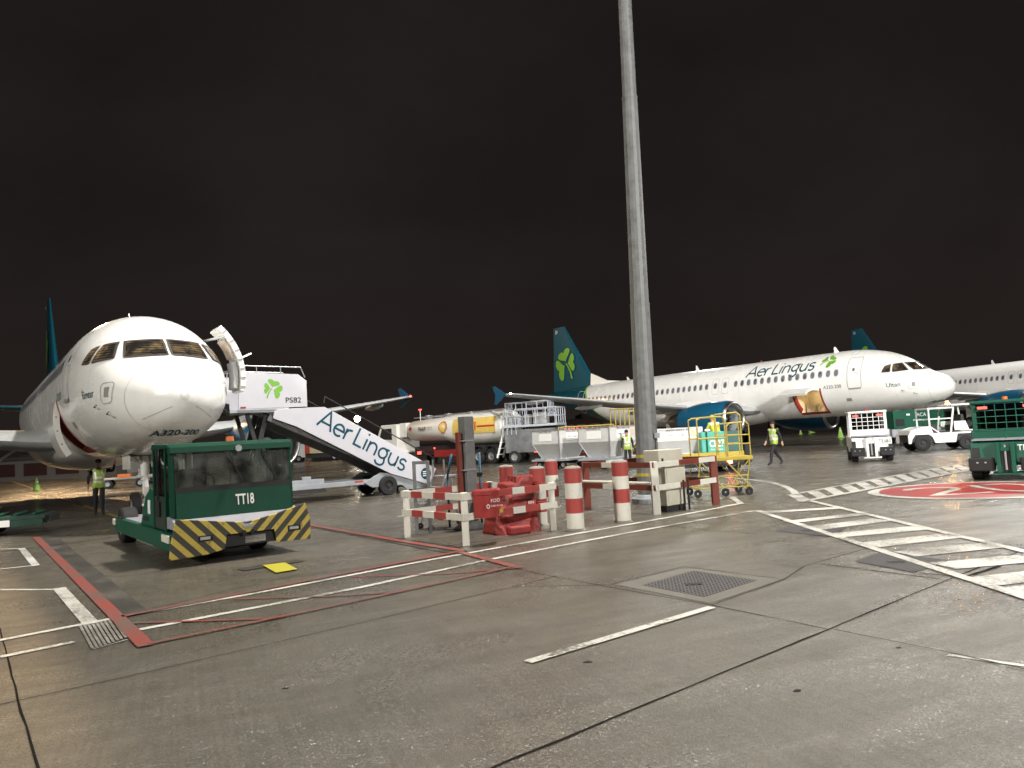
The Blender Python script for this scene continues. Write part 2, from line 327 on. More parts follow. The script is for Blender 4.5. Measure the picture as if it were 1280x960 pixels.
# ------------------------------------------------------------------ ground
def ground_mat():
    mt, t, b = nodes('wet_apron_concrete'); N = t.nodes.new; L = t.links.new
    tcn = N('ShaderNodeTexCoord'); co = tcn.outputs['Object']
    rot = N('ShaderNodeMapping'); rot.inputs['Rotation'].default_value = (0, 0, R(-24)); L(co, rot.inputs['Vector'])
    def noise(sc, det=5, ro=.6, vec=None, dist=0):
        n = N('ShaderNodeTexNoise'); n.inputs['Scale'].default_value = sc; n.inputs['Detail'].default_value = det; n.inputs['Roughness'].default_value = ro; n.inputs['Distortion'].default_value = dist
        L(vec or co, n.inputs['Vector']); return n.outputs['Fac']
    def ramp(fac, a, b_, ca, cb):
        r = N('ShaderNodeValToRGB'); e = r.color_ramp.elements; e[0].position = a; e[1].position = b_; e[0].color = (*ca, 1); e[1].color = (*cb, 1); L(fac, r.inputs['Fac']); return r.outputs['Color']
    def mul(a, b_):
        m_ = N('ShaderNodeMixRGB'); m_.blend_type = 'MULTIPLY'; m_.inputs[0].default_value = 1; L(a, m_.inputs[1]); L(b_, m_.inputs[2]); return m_.outputs[0]
    def math_(op, a, b_=None, c=None, clamp=False):
        m_ = N('ShaderNodeMath'); m_.operation = op; m_.use_clamp = clamp
        for i, x in enumerate((a, b_, c)):
            if x is None: continue
            if isinstance(x, (int, float)): m_.inputs[i].default_value = x
            else: L(x, m_.inputs[i])
        return m_.outputs[0]
    base = ramp(noise(.22, 6, .62), .3, .72, (.100, .090, .073), (.182, .165, .134))
    mot = ramp(noise(5, 8, .72), .35, .7, (.78, .78, .78), (1.08, 1.08, 1.08))
    grit = ramp(noise(55, 3, .7), .35, .68, (.62, .61, .60), (1.3, 1.28, 1.26))
    grain = ramp(noise(230, 2, .6), .36, .66, (.58, .58, .58), (1.45, 1.45, 1.45))
    # grooves and tyre streaks along one slab direction
    gm_ = N('ShaderNodeMapping'); gm_.inputs['Scale'].default_value = (30, .55, 1); L(rot.outputs[0], gm_.inputs['Vector'])
    gr = ramp(noise(1.0, 4, .6, gm_.outputs[0]), .42, .58, (.84, .84, .84), (1.05, 1.05, 1.05))
    sm = N('ShaderNodeMapping'); sm.inputs['Scale'].default_value = (.25, 3.0, 1); sm.inputs['Rotation'].default_value = (0, 0, R(8)); L(rot.outputs[0], sm.inputs['Vector'])
    st = ramp(noise(1.0, 5, .6, sm.outputs[0]), .35, .62, (.82, .82, .82), (1.0, 1.0, 1.0))
    oil = ramp(noise(.9, 7, .7, dist=.6), .60, .74, (1, 1, 1), (.62, .61, .60))
    c = mul(mul(mul(mul(base, mot), mul(grit, grain)), mul(gr, st)), oil); L(c, b.inputs['Base Color'])
    sep = N('ShaderNodeSeparateXYZ'); L(co, sep.inputs[0])
    far = N('ShaderNodeMapRange'); far.inputs['From Min'].default_value = 9; far.inputs['From Max'].default_value = 24; L(sep.outputs['Y'], far.inputs['Value'])
    wet = math_('SUBTRACT', noise(.33, 5, .6, dist=.5), .5); wet = math_('MULTIPLY_ADD', wet, 2.6, .35); wet = math_('ADD', wet, math_('MULTIPLY', far.outputs[0], .45), clamp=True)
    rough = N('ShaderNodeMapRange'); rough.inputs['To Min'].default_value = .42; rough.inputs['To Max'].default_value = .14; L(wet, rough.inputs['Value'])
    L(math_('ADD', rough.outputs[0], math_('MULTIPLY', math_('SUBTRACT', noise(30, 4, .7), .5), .22)), b.inputs['Roughness'])
    b.inputs['Specular IOR Level'].default_value = .55
    # relief: grit everywhere, long shallow ripples of standing water farther out
    rm = N('ShaderNodeMapping'); rm.inputs['Scale'].default_value = (.16, 1.5, 1); rm.inputs['Rotation'].default_value = (0, 0, R(4)); L(co, rm.inputs['Vector'])
    rip = noise(1.0, 3, .55, rm.outputs[0])
    bp = N('ShaderNodeBump'); bp.inputs['Strength'].default_value = .6; bp.inputs['Distance'].default_value = .010
    hh = math_('ADD', noise(130, 2, .7), math_('MULTIPLY', noise(28, 4, .7), 1.2)); L(hh, bp.inputs['Height'])
    bp2 = N('ShaderNodeBump'); bp2.inputs['Strength'].default_value = .8; bp2.inputs['Distance'].default_value = .06; L(math_('MULTIPLY', rip, far.outputs[0]), bp2.inputs['Height']); L(bp.outputs[0], bp2.inputs['Normal'])
    L(bp2.outputs[0], b.inputs['Normal'])
    # damp coarse grains: tilted wet facets that catch the floodlights
    vo = N('ShaderNodeTexVoronoi'); vo.inputs['Scale'].default_value = 120; L(co, vo.inputs['Vector']); geo = N('ShaderNodeNewGeometry')
    vm = N('ShaderNodeVectorMath'); vm.operation = 'SUBTRACT'; L(vo.outputs['Color'], vm.inputs[0]); vm.inputs[1].default_value = (.5, .5, .5)
    vs = N('ShaderNodeVectorMath'); vs.operation = 'SCALE'; L(vm.outputs[0], vs.inputs[0]); vs.inputs['Scale'].default_value = 1.1
    va = N('ShaderNodeVectorMath'); va.operation = 'ADD'; L(vs.outputs[0], va.inputs[0]); L(geo.outputs['Normal'], va.inputs[1])
    vn = N('ShaderNodeVectorMath'); vn.operation = 'NORMALIZE'; L(va.outputs[0], vn.inputs[0]); L(vn.outputs[0], b.inputs['Coat Normal'])
    pm = N('ShaderNodeMapping'); pm.inputs['Scale'].default_value = (.5, 2.2, 1); L(rot.outputs[0], pm.inputs['Vector'])
    pn = noise(1.0, 6, .7, pm.outputs[0]); pr = N('ShaderNodeMapRange'); pr.inputs['From Min'].default_value = .42; pr.inputs['From Max'].default_value = .66; L(pn, pr.inputs['Value'])
    se = N('ShaderNodeSeparateColor'); L(vo.outputs['Color'], se.inputs[0]); pick = math_('GREATER_THAN', se.outputs[2], .35)
    L(math_('MULTIPLY', pr.outputs[0], pick), b.inputs['Coat Weight']); b.inputs['Coat Roughness'].default_value = .32
    return mt
GM = ground_mat()
tag(MB().add([(-900, -60, 0), (900, -60, 0), (900, 1500, 0), (-900, 1500, 0)], [(0, 1, 2, 3)]).build('ground', GM, fix=False), kind='structure')
def paint(name, col, wear=.5, rough=.42):
    mt, t, b = nodes(name); N = t.nodes.new; L = t.links.new; tcn = N('ShaderNodeTexCoord')
    n = N('ShaderNodeTexNoise'); n.inputs['Scale'].default_value = 22; n.inputs['Detail'].default_value = 8; n.inputs['Roughness'].default_value = .8; L(tcn.outputs['Object'], n.inputs['Vector'])
    n2 = N('ShaderNodeTexNoise'); n2.inputs['Scale'].default_value = 1.3; n2.inputs['Detail'].default_value = 5; L(tcn.outputs['Object'], n2.inputs['Vector'])
    ad = N('ShaderNodeMath'); ad.operation = 'MULTIPLY_ADD'; ad.inputs[1].default_value = .7; L(n2.outputs['Fac'], ad.inputs[0]); L(n.outputs['Fac'], ad.inputs[2])
    r = N('ShaderNodeValToRGB'); r.color_ramp.elements[0].position = 1.10-.46*wear; r.color_ramp.elements[1].position = 1.22-.26*wear
    r.color_ramp.elements[0].color = (0, 0, 0, 1); r.color_ramp.elements[1].color = (1, 1, 1, 1); L(ad.outputs[0], r.inputs['Fac'])
    mx = N('ShaderNodeMixRGB'); L(r.outputs['Color'], mx.inputs[0]); mx.inputs[1].default_value = (*col, 1); mx.inputs[2].default_value = (.11, .10, .085, 1)
    L(mx.outputs[0], b.inputs['Base Color']); b.inputs['Roughness'].default_value = rough
    bp = N('ShaderNodeBump'); bp.inputs['Strength'].default_value = .4; bp.inputs['Distance'].default_value = .006; n3 = N('ShaderNodeTexNoise'); n3.inputs['Scale'].default_value = 120; L(tcn.outputs['Object'], n3.inputs['Vector']); L(n3.outputs['Fac'], bp.inputs['Height']); L(bp.outputs[0], b.inputs['Normal']); return mt
PWH = paint('white_road_paint', (.60, .59, .55), .62); PWW = paint('worn_white_road_paint', (.42, .41, .38), 1.0); PRD = paint('red_road_paint', (.30, .040, .032), .85)
PYL = paint('yellow_road_paint', (.50, .36, .04), .75); PBK = paint('black_line_border', (.035, .033, .03), .6); PYL2 = paint('bright_yellow_road_paint', (.45, .41, .04), .4)
LV = [0]
def strip(name, pts, w, mt, lvl, ends=None):
    """painted line through ground pixels; w in metres"""
    P = [G(*p) if not isinstance(p, Vector) else p for p in pts]; z = .004*lvl; V = []
    for i, p in enumerate(P):
        d0 = (P[i]-P[i-1]) if i else (P[1]-P[0]); d1 = (P[i+1]-P[i]) if i < len(P)-1 else d0
        d0.normalize(); d1.normalize(); n = Vector((-d0.y-d1.y, d0.x+d1.x, 0)); n.normalize(); k = w/2/max(.4, n.dot(Vector((-d1.y, d1.x, 0))))
        if name == 'slab_joint': k *= random.uniform(.5, 1.0)
        V += [(p.x+n.x*k, p.y+n.y*k, z), (p.x-n.x*k, p.y-n.y*k, z)]
    return tag(MB().add(V, [(2*i, 2*i+1, 2*i+3, 2*i+2) for i in range(len(P)-1)]).build(name, mt, fix=False), kind='structure')
def patch(name, pts, mt, lvl):
    P = [G(*p) if not isinstance(p, Vector) else p for p in pts]
    return tag(MB().add([(p.x, p.y, .004*lvl) for p in P], [tuple(range(len(P)))]).build(name, mt, fix=False), kind='structure')
# slab joints and cracks (dark sealed grooves), slightly wandering
JM = mat('joint_sealant', (.012, .011, .010), .9, var=.5, scale=9, spec=.1)
def joint(pts, w=.022, lvl=1):
    P = [G(*p) for p in pts]; Q = []
    for a, b in zip(P, P[1:]):
        n = max(2, int((b-a).length/.35))
        for i in range(n): Q.append(a.lerp(b, i/n)+Vector((random.uniform(-.006, .006), random.uniform(-.006, .006), 0)))
    Q.append(P[-1]); strip('slab_joint', Q, w, JM, lvl)
joint([(-60, 896), (0, 881), (160, 846), (420, 786), (640, 734), (697, 720)], .014)
joint([(0, 785), (22, 875), (52, 975)], .02)
joint([(560, 985), (640, 950), (1035, 787), (1185, 725), (1290, 683)], .024)
joint([(635, 709), (695, 722), (890, 757), (1035, 787)], .016); joint([(1042, 788), (1180, 815), (1300, 842)], .014, 2)
joint([(640, 734), (765, 731)], .012); joint([(765, 731), (855, 709), (980, 725), (890, 757)], .016, 2)
joint([(980, 725), (1005, 708), (1090, 684)], .016); joint([(1025, 705), (1110, 716), (1175, 724)], .024)
joint([(830, 657), (940, 667)], .016); joint([(940, 667), (975, 655), (1010, 650)], .014, 2); joint([(160, 768), (300, 735), (385, 716)], .010)
joint([(0, 690), (60, 683), (140, 672)], .05, 2); joint([(1150, 717), (1205, 722), (1250, 708)], .05, 2)
joint([(505, 690), (610, 676), (700, 660)], .02, 2)
# surround of the drain and the three cover plates
patch('cover_surround', [(768, 731), (856, 710), (977, 725), (888, 755)], mat('cover_surround_concrete', (.135, .125, .105), .55, var=.25, bump=.3), 1.25)
def cover(pts, dark, label, n=17):
    P = [G(*p) for p in pts]; c = sum(P, Vector())/4; z = .0065
    root = thing('drain_cover', label, 'drain cover', (c.x, c.y, 0), 0, 'cover plates in the apron')
    b = MB(); q = [p-c for p in P]; b.add([(p.x, p.y, z) for p in q]+[(p.x, p.y, .0055) for p in q], [(0, 1, 2, 3), (0, 4, 5, 1), (1, 5, 6, 2), (2, 6, 7, 3), (3, 7, 4, 0)]); b.build('plate', mat('cover_plate_iron', (.014, .013, .014), .8, spec=.15, var=.4), root)
    s_ = MB()
    for i in range(n):
        for j in range(n):
            u = (i+.5)/n; v = (j+.5)/n; p = q[0].lerp(q[1], u).lerp(q[3].lerp(q[2], u), v); r = .022
            s_.add([(p.x-r, p.y-r, z), (p.x+r, p.y-r, z), (p.x+r, p.y+r, z), (p.x-r, p.y+r, z), (p.x, p.y, z+.0045)], [(0, 1, 4), (1, 2, 4), (2, 3, 4), (3, 0, 4)])
    s_.build('studs', dark, root)
    k = MB(); a = q[0].lerp(q[1], .4).lerp(q[3].lerp(q[2], .4), .5)
    k.box(a.x-.09, a.x+.09, a.y-.05, a.y+.05, z+.001, z+.005); k.build('lifting_slot', BLACK, root)
STUD = mat('worn_studs', (.13, .125, .13), .4, .3, var=.5, scale=12)
cover([(803, 732), (867, 714), (946, 726), (880, 747)], STUD, 'studded dark metal cover plate in a pale surround on open concrete')
cover([(1068, 702), (1102, 691), (1192, 701), (1142, 716)], STUD, 'studded cover plate crossed by the border of the nearer white hatching')
cover([(968, 664), (992, 657), (1058, 660), (1036, 671)], STUD, 'farthest studded cover plate near the tip of the white hatching')
# white lines
strip('painted_line', [(-40, 809), (0, 801), (160, 770), (320, 742), (430, 721), (540, 700), (690, 673), (820, 650), (905, 634)], .10, PWH, 2)
strip('painted_line', [(903, 634), (926, 630), (915, 622)], .14, PWH, 3)
strip('painted_line', [(173, 788), (320, 760), (450, 735), (612, 700), (740, 675), (820, 660), (942, 639)], .10, PWH, 2)
strip('painted_line', [(0, 822), (93, 803)], .10, PWH, 2)
strip('painted_line', [(-30, 738), (75, 737.5)], .09, PWH, 2); strip('painted_line', [(74, 736), (114, 781)], .15, PWH, 3)
strip('painted_line', [(-30, 688), (28, 686)], .09, PWH, 2); strip('painted_line', [(27, 686), (45, 708)], .12, PWH, 3); strip('painted_line', [(45, 707), (-30, 715)], .09, PWH, 2)
PWC = paint('fresh_white_road_paint', (.62, .61, .57), .42)
strip('painted_line', [(660, 829), (890, 760)], .095, PWC, 3)
for i in range(10):
    a = 100+i*5.2; strip('worn_lettering', [(a, 783-i*.9), (a+16, 812-i*1.7)], .026, PWW, 3)
strip('worn_lettering', [(102, 784), (148, 778)], .03, PWW, 2); strip('worn_lettering', [(117, 812), (160, 800)], .03, PWW, 2)
strip('worn_line', [(1185, 819), (1290, 834)], .05, PWH, 1)
# red boundary lines with dark blacked-out borders
strip('blackout', [(60, 672), (164, 768)], .34, PBK, 2)
strip('red_band', [(45, 672), (183, 809)], .145, PRD, 4)
strip('red_line', [(152, 772), (240, 755), (320, 739.5), (450, 714), (573, 690.5)], .10, PRD, 4)
strip('blackout', [(385, 656), (575, 691)], .32, PBK, 2); strip('red_line', [(385, 656.5), (500, 677), (580, 690)], .14, PRD, 5)
strip('red_line', [(575, 691), (650, 711)], .12, PRD, 4); strip('red_line', [(184, 807), (350, 773), (430, 756), (500, 741), (650, 708)], .06, PRD, 5)
strip('red_line', [(162, 780), (320, 775), (355, 773)], .06, PRD, 3); strip('red_line', [(290, 750), (420, 746), (500, 741)], .05, PRD, 3); strip('red_line', [(440, 722), (560, 718), (645, 711)], .05, PRD, 3)
patch('yellow_square', [(328, 708), (356, 704.5), (372, 713), (345, 717.5)], PYL2, 5); strip('blackout', [(300, 713), (375, 701)], .3, PBK, 3)
strip('yellow_taxi_line', [(0, 597), (27, 606), (149, 647)], .15, PYL, 2); strip('yellow_taxi_line', [(110, 652), (143, 648)], .13, PYL, 3); strip('yellow_taxi_line', [(128, 665), (136, 663)], .14, PYL, 3)
strip('yellow_taxi_line', [(-20, 607), (30, 606)], .18, PYL, 3); strip('yellow_taxi_line', [(488, 629), (530, 626)], .10, PYL, 3); strip('painted_line', [(497, 646), (520, 644), (560, 650)], .12, PWH, 3)
strip('yellow_taxi_line', [(930, 573), (985, 568)], .2, PYL, 3)
# white hatching
A0, A1 = G(947, 639), G(1280, 747); B0, B1 = G(1011, 626), G(1280, 690); A2 = A0+(A1-A0)*1.25; B2 = B0+(B1-B0)*1.6
strip('hatching_border', [A0, A2], .13, PWH, 3); strip('hatching_border', [B0, B2], .13, PWH, 3); strip('hatching_border', [G(1047, 619), B0], .13, PWH, 4)
bars = [((951, 641), (1052, 635)), ((986, 653), (1078, 643)), ((1015, 661), (1103, 650)), ((1040, 670), (1154, 660)), ((1085, 682), (1190, 670)), ((1130, 693), (1240, 682)), ((1178, 708), (1290, 698)), ((1225, 728), (1330, 716)), ((1270, 742), (1380, 728))]
for a, b in bars: strip('hatching_bar', [a, b], .30 if a[0] < 1000 else .42, PWH, 2)
C0, C1 = G(1000, 628), G(1219, 586.5); D0, D1 = G(985, 619.5), G(1201, 580)
strip('walkway_border', [C0, C1], .16, PWH, 3); strip('walkway_border', [D0, D1], .12, PWH, 3)
for i in range(13):
    t = (i+.3)/13; a = D0.lerp(D1, t); b = C0.lerp(C1, t); strip('walkway_bar', [a+(b-a)*.02, b], .27, PWH, 2)
strip('painted_arc', [(905, 597), (919, 598), (945, 600.5), (968, 604), (983, 609), (992, 614), (995, 619)], .16, PWH, 2)
strip('painted_line', [(960, 574), (1100, 571), (1270, 566)], .10, PWH, 2); strip('painted_line', [(1140, 566.5), (1290, 560)], .10, PWW, 3); strip('painted_line', [(560, 596), (700, 590)], .10, PWW, 2)
strip('painted_line', [(585, 588), (700, 583)], .09, PWW, 2); strip('painted_line', [(930, 566), (1130, 563)], .12, PWW, 2)
# red speed roundel with white numerals and ring
c = G(1230, 612); rx = 2.35; ry = 1.95
def ell(k, z, n=64): return [(c.x+rx*k*math.cos(2*math.pi*i/n), c.y+ry*k*math.sin(2*math.pi*i/n), z) for i in range(n)]
tag(MB().add(ell(1, .008), [tuple(range(64))]).build('roundel_rim', PWH, fix=False), kind='structure')
tag(MB().add(ell(.90, .012), [tuple(range(64))]).build('roundel_disc', paint('roundel_red_paint', (.36, .035, .035), .5), fix=False), kind='structure')
def gp(l): return [Vector((c.x+a, c.y+b, 0)) for a, b in l]
strip('roundel_numeral', gp([(-1.35, .62), (-1.2, .82), (-.9, .95), (-.55, .9), (-.32, .68), (-.34, .42), (-.6, .1), (-1.0, -.25), (-1.45, -.72), (-.25, -.72)]), .19, PWH, 4)
strip('roundel_numeral', gp([(.35, .9), (1.0, .9), (1.15, .5), (1.05, -.6), (.85, -.85), (.25, -.85), (.08, -.5), (.18, .55), (.35, .9), (.5, .9)]), .19, PWH, 4)
# small debris lying on the slabs
for i, (px, py, s_, lb) in enumerate([(735, 828, .05, 'dark scrap of rubber on the concrete under the white dash'), (996, 864, .04, 'dark twisted scrap on the bare concrete at lower right'), (1124, 810, .03, 'tiny dark stone right of the long slab joint'), (1198, 750, .03, 'tiny dark stone below the white hatching'), (357, 861, .035, 'dark speck of debris on the near left slab')]):
    p = G(px, py); b = MB()
    n = 9; ring = [(s_*random.uniform(.5, 1.1)*math.cos(2*math.pi*k/n), s_*random.uniform(.3, .7)*math.sin(2*math.pi*k/n)) for k in range(n)]
    b.add([(x, y, 0) for x, y in ring]+[(x*.6, y*.6, s_*.16) for x, y in ring], [(k, (k+1) % n, n+(k+1) % n, n+k) for k in range(n)]+[tuple(range(n, 2*n))])
    tag(b.build('debris', BLACK, loc=(p.x, p.y, .002)), lb, 'debris', 'scraps on the concrete')
# ------------------------------------------------------------------ airliners
ZC = 3.83
PROF = [(0, -.72, -.72, 0), (.1, -.40, -1.02, .33), (.3, -.18, -1.24, .60), (.6, .0, -1.42, .86), (1, .2, -1.58, 1.10), (1.45, .44, -1.70, 1.31), (2, .85, -1.80, 1.50), (2.5, 1.20, -1.87, 1.63),
        (3, 1.46, -1.93, 1.74), (3.5, 1.66, -1.97, 1.82), (4, 1.80, -2.0, 1.88), (5, 1.98, -2.05, 1.95), (6, 2.06, -2.07, 1.975), (9, 2.07, -2.07, 1.975), (16, 2.07, -2.07, 1.975), (23.5, 2.07, -2.07, 1.975),
        (26, 2.07, -1.86, 1.94), (28, 2.07, -1.40, 1.82), (30, 2.06, -.85, 1.62), (32, 2.02, -.28, 1.34), (34, 1.93, .30, 1.0), (36, 1.74, .86, .6), (37.2, 1.5, 1.16, .24), (37.5, 1.38, 1.26, .06)]
def prof(s):
    s = min(max(s, 0), 37.5); q = math.sqrt(s); K = PROF; i = 0
    while i < len(K)-2 and s > K[i+1][0]: i += 1
    def qq(j): return math.sqrt(K[j][0])
    def sl(j, c):
        if j <= 0: return (K[1][c]-K[0][c])/(qq(1)-qq(0))
        if j >= len(K)-1: return (K[-1][c]-K[-2][c])/(qq(len(K)-1)-qq(len(K)-2))
        a = (K[j][c]-K[j-1][c])/(qq(j)-qq(j-1)); b = (K[j+1][c]-K[j][c])/(qq(j+1)-qq(j))
        return 0 if a*b <= 0 else 2*a*b/(a+b)
    h = qq(i+1)-qq(i); t = (q-qq(i))/h; o = []
    for c in (1, 2, 3):
        o.append((2*t**3-3*t**2+1)*K[i][c]+(t**3-2*t**2+t)*h*sl(i, c)+(-2*t**3+3*t**2)*K[i+1][c]+(t**3-t**2)*h*sl(i+1, c))
    return o
def ring(s):
    tp, bt, hw = prof(s); return (tp+bt)/2, (tp-bt)/2, hw
def sp(s, phi, off=0):
    zc, hh, hw = ring(s); p = Vector((-s, hw*math.sin(phi), ZC+zc+hh*math.cos(phi)))
    if off: n = Vector((0, math.sin(phi)/max(hw, .01), math.cos(phi)/max(hh, .01))).normalized(); p += n*off
    return p
def nrm(s, z, side):
    e = .03
    def q(s_, z_):
        zc, hh, hw = ring(s_); t = max(-.999, min(.999, (z_-zc)/hh)); return Vector((-s_, side*hw*math.sqrt(1-t*t), ZC+z_))
    a = q(s+e, z)-q(max(0, s-e), z); b = q(s, z+e)-q(s, z-e); n = a.cross(b).normalized()
    if n.y*side < 0: n = -n
    return q(s, z), n
def sz(s, z, side=-1, off=.012):
    p, n = nrm(s, z, side); return p+n*off
def yz(y, z, off=.012):
    lo, hi = 0.0, 6.0
    for _ in range(40):
        m_ = (lo+hi)/2; zc, hh, hw = ring(m_)
        if hw > .001 and (y/hw)**2+((z-zc)/hh)**2 <= 1: hi = m_
        else: lo = m_
    s = hi
    def q(y_, z_):
        l, h_ = 0.0, 6.0
        for _ in range(30):
            m_ = (l+h_)/2; zc, hh, hw = ring(m_)
            if hw > .001 and (y_/hw)**2+((z_-zc)/hh)**2 <= 1: h_ = m_
            else: l = m_
        return Vector((-h_, y_, ZC+z_))
    a = q(y+.02, z)-q(y-.02, z); b = q(y, z+.02)-q(y, z-.02); n = a.cross(b).normalized()
    if n.x < 0: n = -n
    return Vector((-s, y, ZC+z))+n*off
def quadpatch(c, fn, nu=8, nv=6):
    """c: four corners bl, br, tr, tl in parameter space"""
    V = []
    for j in range(nv+1):
        for i in range(nu+1):
            u = i/nu; v = j/nv
            V.append(fn(*[(1-v)*((1-u)*c[0][k]+u*c[1][k])+v*((1-u)*c[3][k]+u*c[2][k]) for k in (0, 1)]))
    return V, [(j*(nu+1)+i, j*(nu+1)+i+1, (j+1)*(nu+1)+i+1, (j+1)*(nu+1)+i) for j in range(nv) for i in range(nu)]
def ribbon(pts, w, fn, closed=True):
    """thin line on the skin through parameter points"""
    P = []
    n = len(pts)
    for i in range(n if closed else n-1):
        a = pts[i]; b = pts[(i+1) % n]; L_ = math.hypot(b[0]-a[0], b[1]-a[1]); k = max(1, int(L_/.12))
        for j in range(k): P.append((a[0]+(b[0]-a[0])*j/k, a[1]+(b[1]-a[1])*j/k))
    if not closed: P.append(pts[-1])
    V = []; m_ = len(P)
    for i in range(m_):
        p0 = P[i-1] if (closed or i) else P[i]; p1 = P[(i+1) % m_] if (closed or i < m_-1) else P[i]
        dx, dy = p1[0]-p0[0], p1[1]-p0[1]; l = math.hypot(dx, dy) or 1; nx, ny = -dy/l*w/2, dx/l*w/2
        V += [fn(P[i][0]+nx, P[i][1]+ny), fn(P[i][0]-nx, P[i][1]-ny)]
    return V, [(2*i, 2*i+1, (2*i+3) % (2*m_), (2*i+2) % (2*m_)) for i in range(m_ if closed else m_-1)]
def rrect(s0, s1, z0, z1, r, n=5):
    o = []
    for cx, cy, a in ((s1-r, z1-r, 0), (s0+r, z1-r, 90), (s0+r, z0+r, 180), (s1-r, z0+r, 270)):
        for i in range(n+1): t = R(a+90*i/n); o.append((cx+r*math.cos(t), cy+r*math.sin(t)))
    return o
def skin_material():
    mt, t, b = nodes('airliner_skin'); N = t.nodes.new; L = t.links.new
    tcn = N('ShaderNodeTexCoord'); s_ = N('ShaderNodeSeparateXYZ'); L(tcn.outputs['Object'], s_.inputs[0])
    def mth(op, a, b_=0, c=None):
        m_ = N('ShaderNodeMath'); m_.operation = op
        for i, x in enumerate((a, b_, c)):
            if x is None: continue
            if isinstance(x, (int, float)): m_.inputs[i].default_value = x
            else: L(x, m_.inputs[i])
        return m_.outputs[0]
    s = mth('MULTIPLY', s_.outputs[0], -1); z = mth('SUBTRACT', s_.outputs[2], ZC)
    zn = mth('MINIMUM', z, 0); q = mth('MULTIPLY', mth('MULTIPLY', zn, zn), -.42)
    bnd = mth('ADD', mth('MULTIPLY_ADD', z, .68, 28.55), q); d = mth('SUBTRACT', s, bnd)
    teal = mth('GREATER_THAN', d, .22); lime = mth('GREATER_THAN', d, 0)
    n = N('ShaderNodeTexNoise'); n.inputs['Scale'].default_value = 1.1; n.inputs['Detail'].default_value = 7; L(tcn.outputs['Object'], n.inputs['Vector'])
    st = N('ShaderNodeMapping'); st.inputs['Scale'].default_value = (.7, 5, .9); L(tcn.outputs['Object'], st.inputs['Vector'])
    n2 = N('ShaderNodeTexNoise'); n2.inputs['Scale'].default_value = 1.6; n2.inputs['Detail'].default_value = 6; L(st.outputs[0], n2.inputs['Vector'])
    w_ = N('ShaderNodeValToRGB'); w_.color_ramp.elements[0].position = .3; w_.color_ramp.elements[1].position = .65; w_.color_ramp.elements[0].color = (.77, .77, .75, 1); w_.color_ramp.elements[1].color = (.81, .81, .79, 1); L(n2.outputs['Fac'], w_.inputs['Fac'])
    # skin panel seams
    fr = mth('FRACT', mth('MULTIPLY', s, 1/2.65)); seam = mth('LESS_THAN', fr, .006)
    m0 = N('ShaderNodeMixRGB'); L(mth('MULTIPLY', seam, .35), m0.inputs[0]); L(w_.outputs[0], m0.inputs[1]); m0.inputs[2].default_value = (.3, .3, .3, 1)
    m1 = N('ShaderNodeMixRGB'); L(lime, m1.inputs[0]); L(m0.outputs[0], m1.inputs[1]); m1.inputs[2].default_value = (.20, .50, .035, 1)
    m2 = N('ShaderNodeMixRGB'); L(teal, m2.inputs[0]); L(m1.outputs[0], m2.inputs[1]); m2.inputs[2].default_value = (.004, .060, .085, 1)
    L(m2.outputs[0], b.inputs['Base Color']); rr = N('ShaderNodeMapRange'); rr.inputs['To Min'].default_value = .16; rr.inputs['To Max'].default_value = .36; L(n.outputs['Fac'], rr.inputs['Value']); L(rr.outputs[0], b.inputs['Roughness'])
    b.inputs['Coat Weight'].default_value = .4; b.inputs['Coat Roughness'].default_value = .08
    bp = N('ShaderNodeBump'); bp.inputs['Strength'].default_value = .04; bp.inputs['Distance'].default_value = .05; L(n.outputs['Fac'], bp.inputs['Height']); L(bp.outputs[0], b.inputs['Normal'])
    return mt
SKIN = skin_material()
def airfoil(chord, th, n=10):
    pts = []
    for i in range(n+1):
        x = (1-math.cos(math.pi*i/n))/2; pts.append((x*chord, th*chord*(1.48*math.sqrt(x)-.63*x-1.76*x*x+1.42*x**3-.51*x**4)*2.0*.5))
    up = [(x, y*1.15) for x, y in pts]; lo = [(x, -y*.75) for x, y in pts[1:-1]][::-1]
    return up+lo
def wing_mesh(secs):
    """secs: (y, x_le, chord, z, thickness)"""
    return MB().loft([[(-(xl+a), y, ZC+z+b) for a, b in airfoil(c, t)] for y, xl, c, z, t in secs])
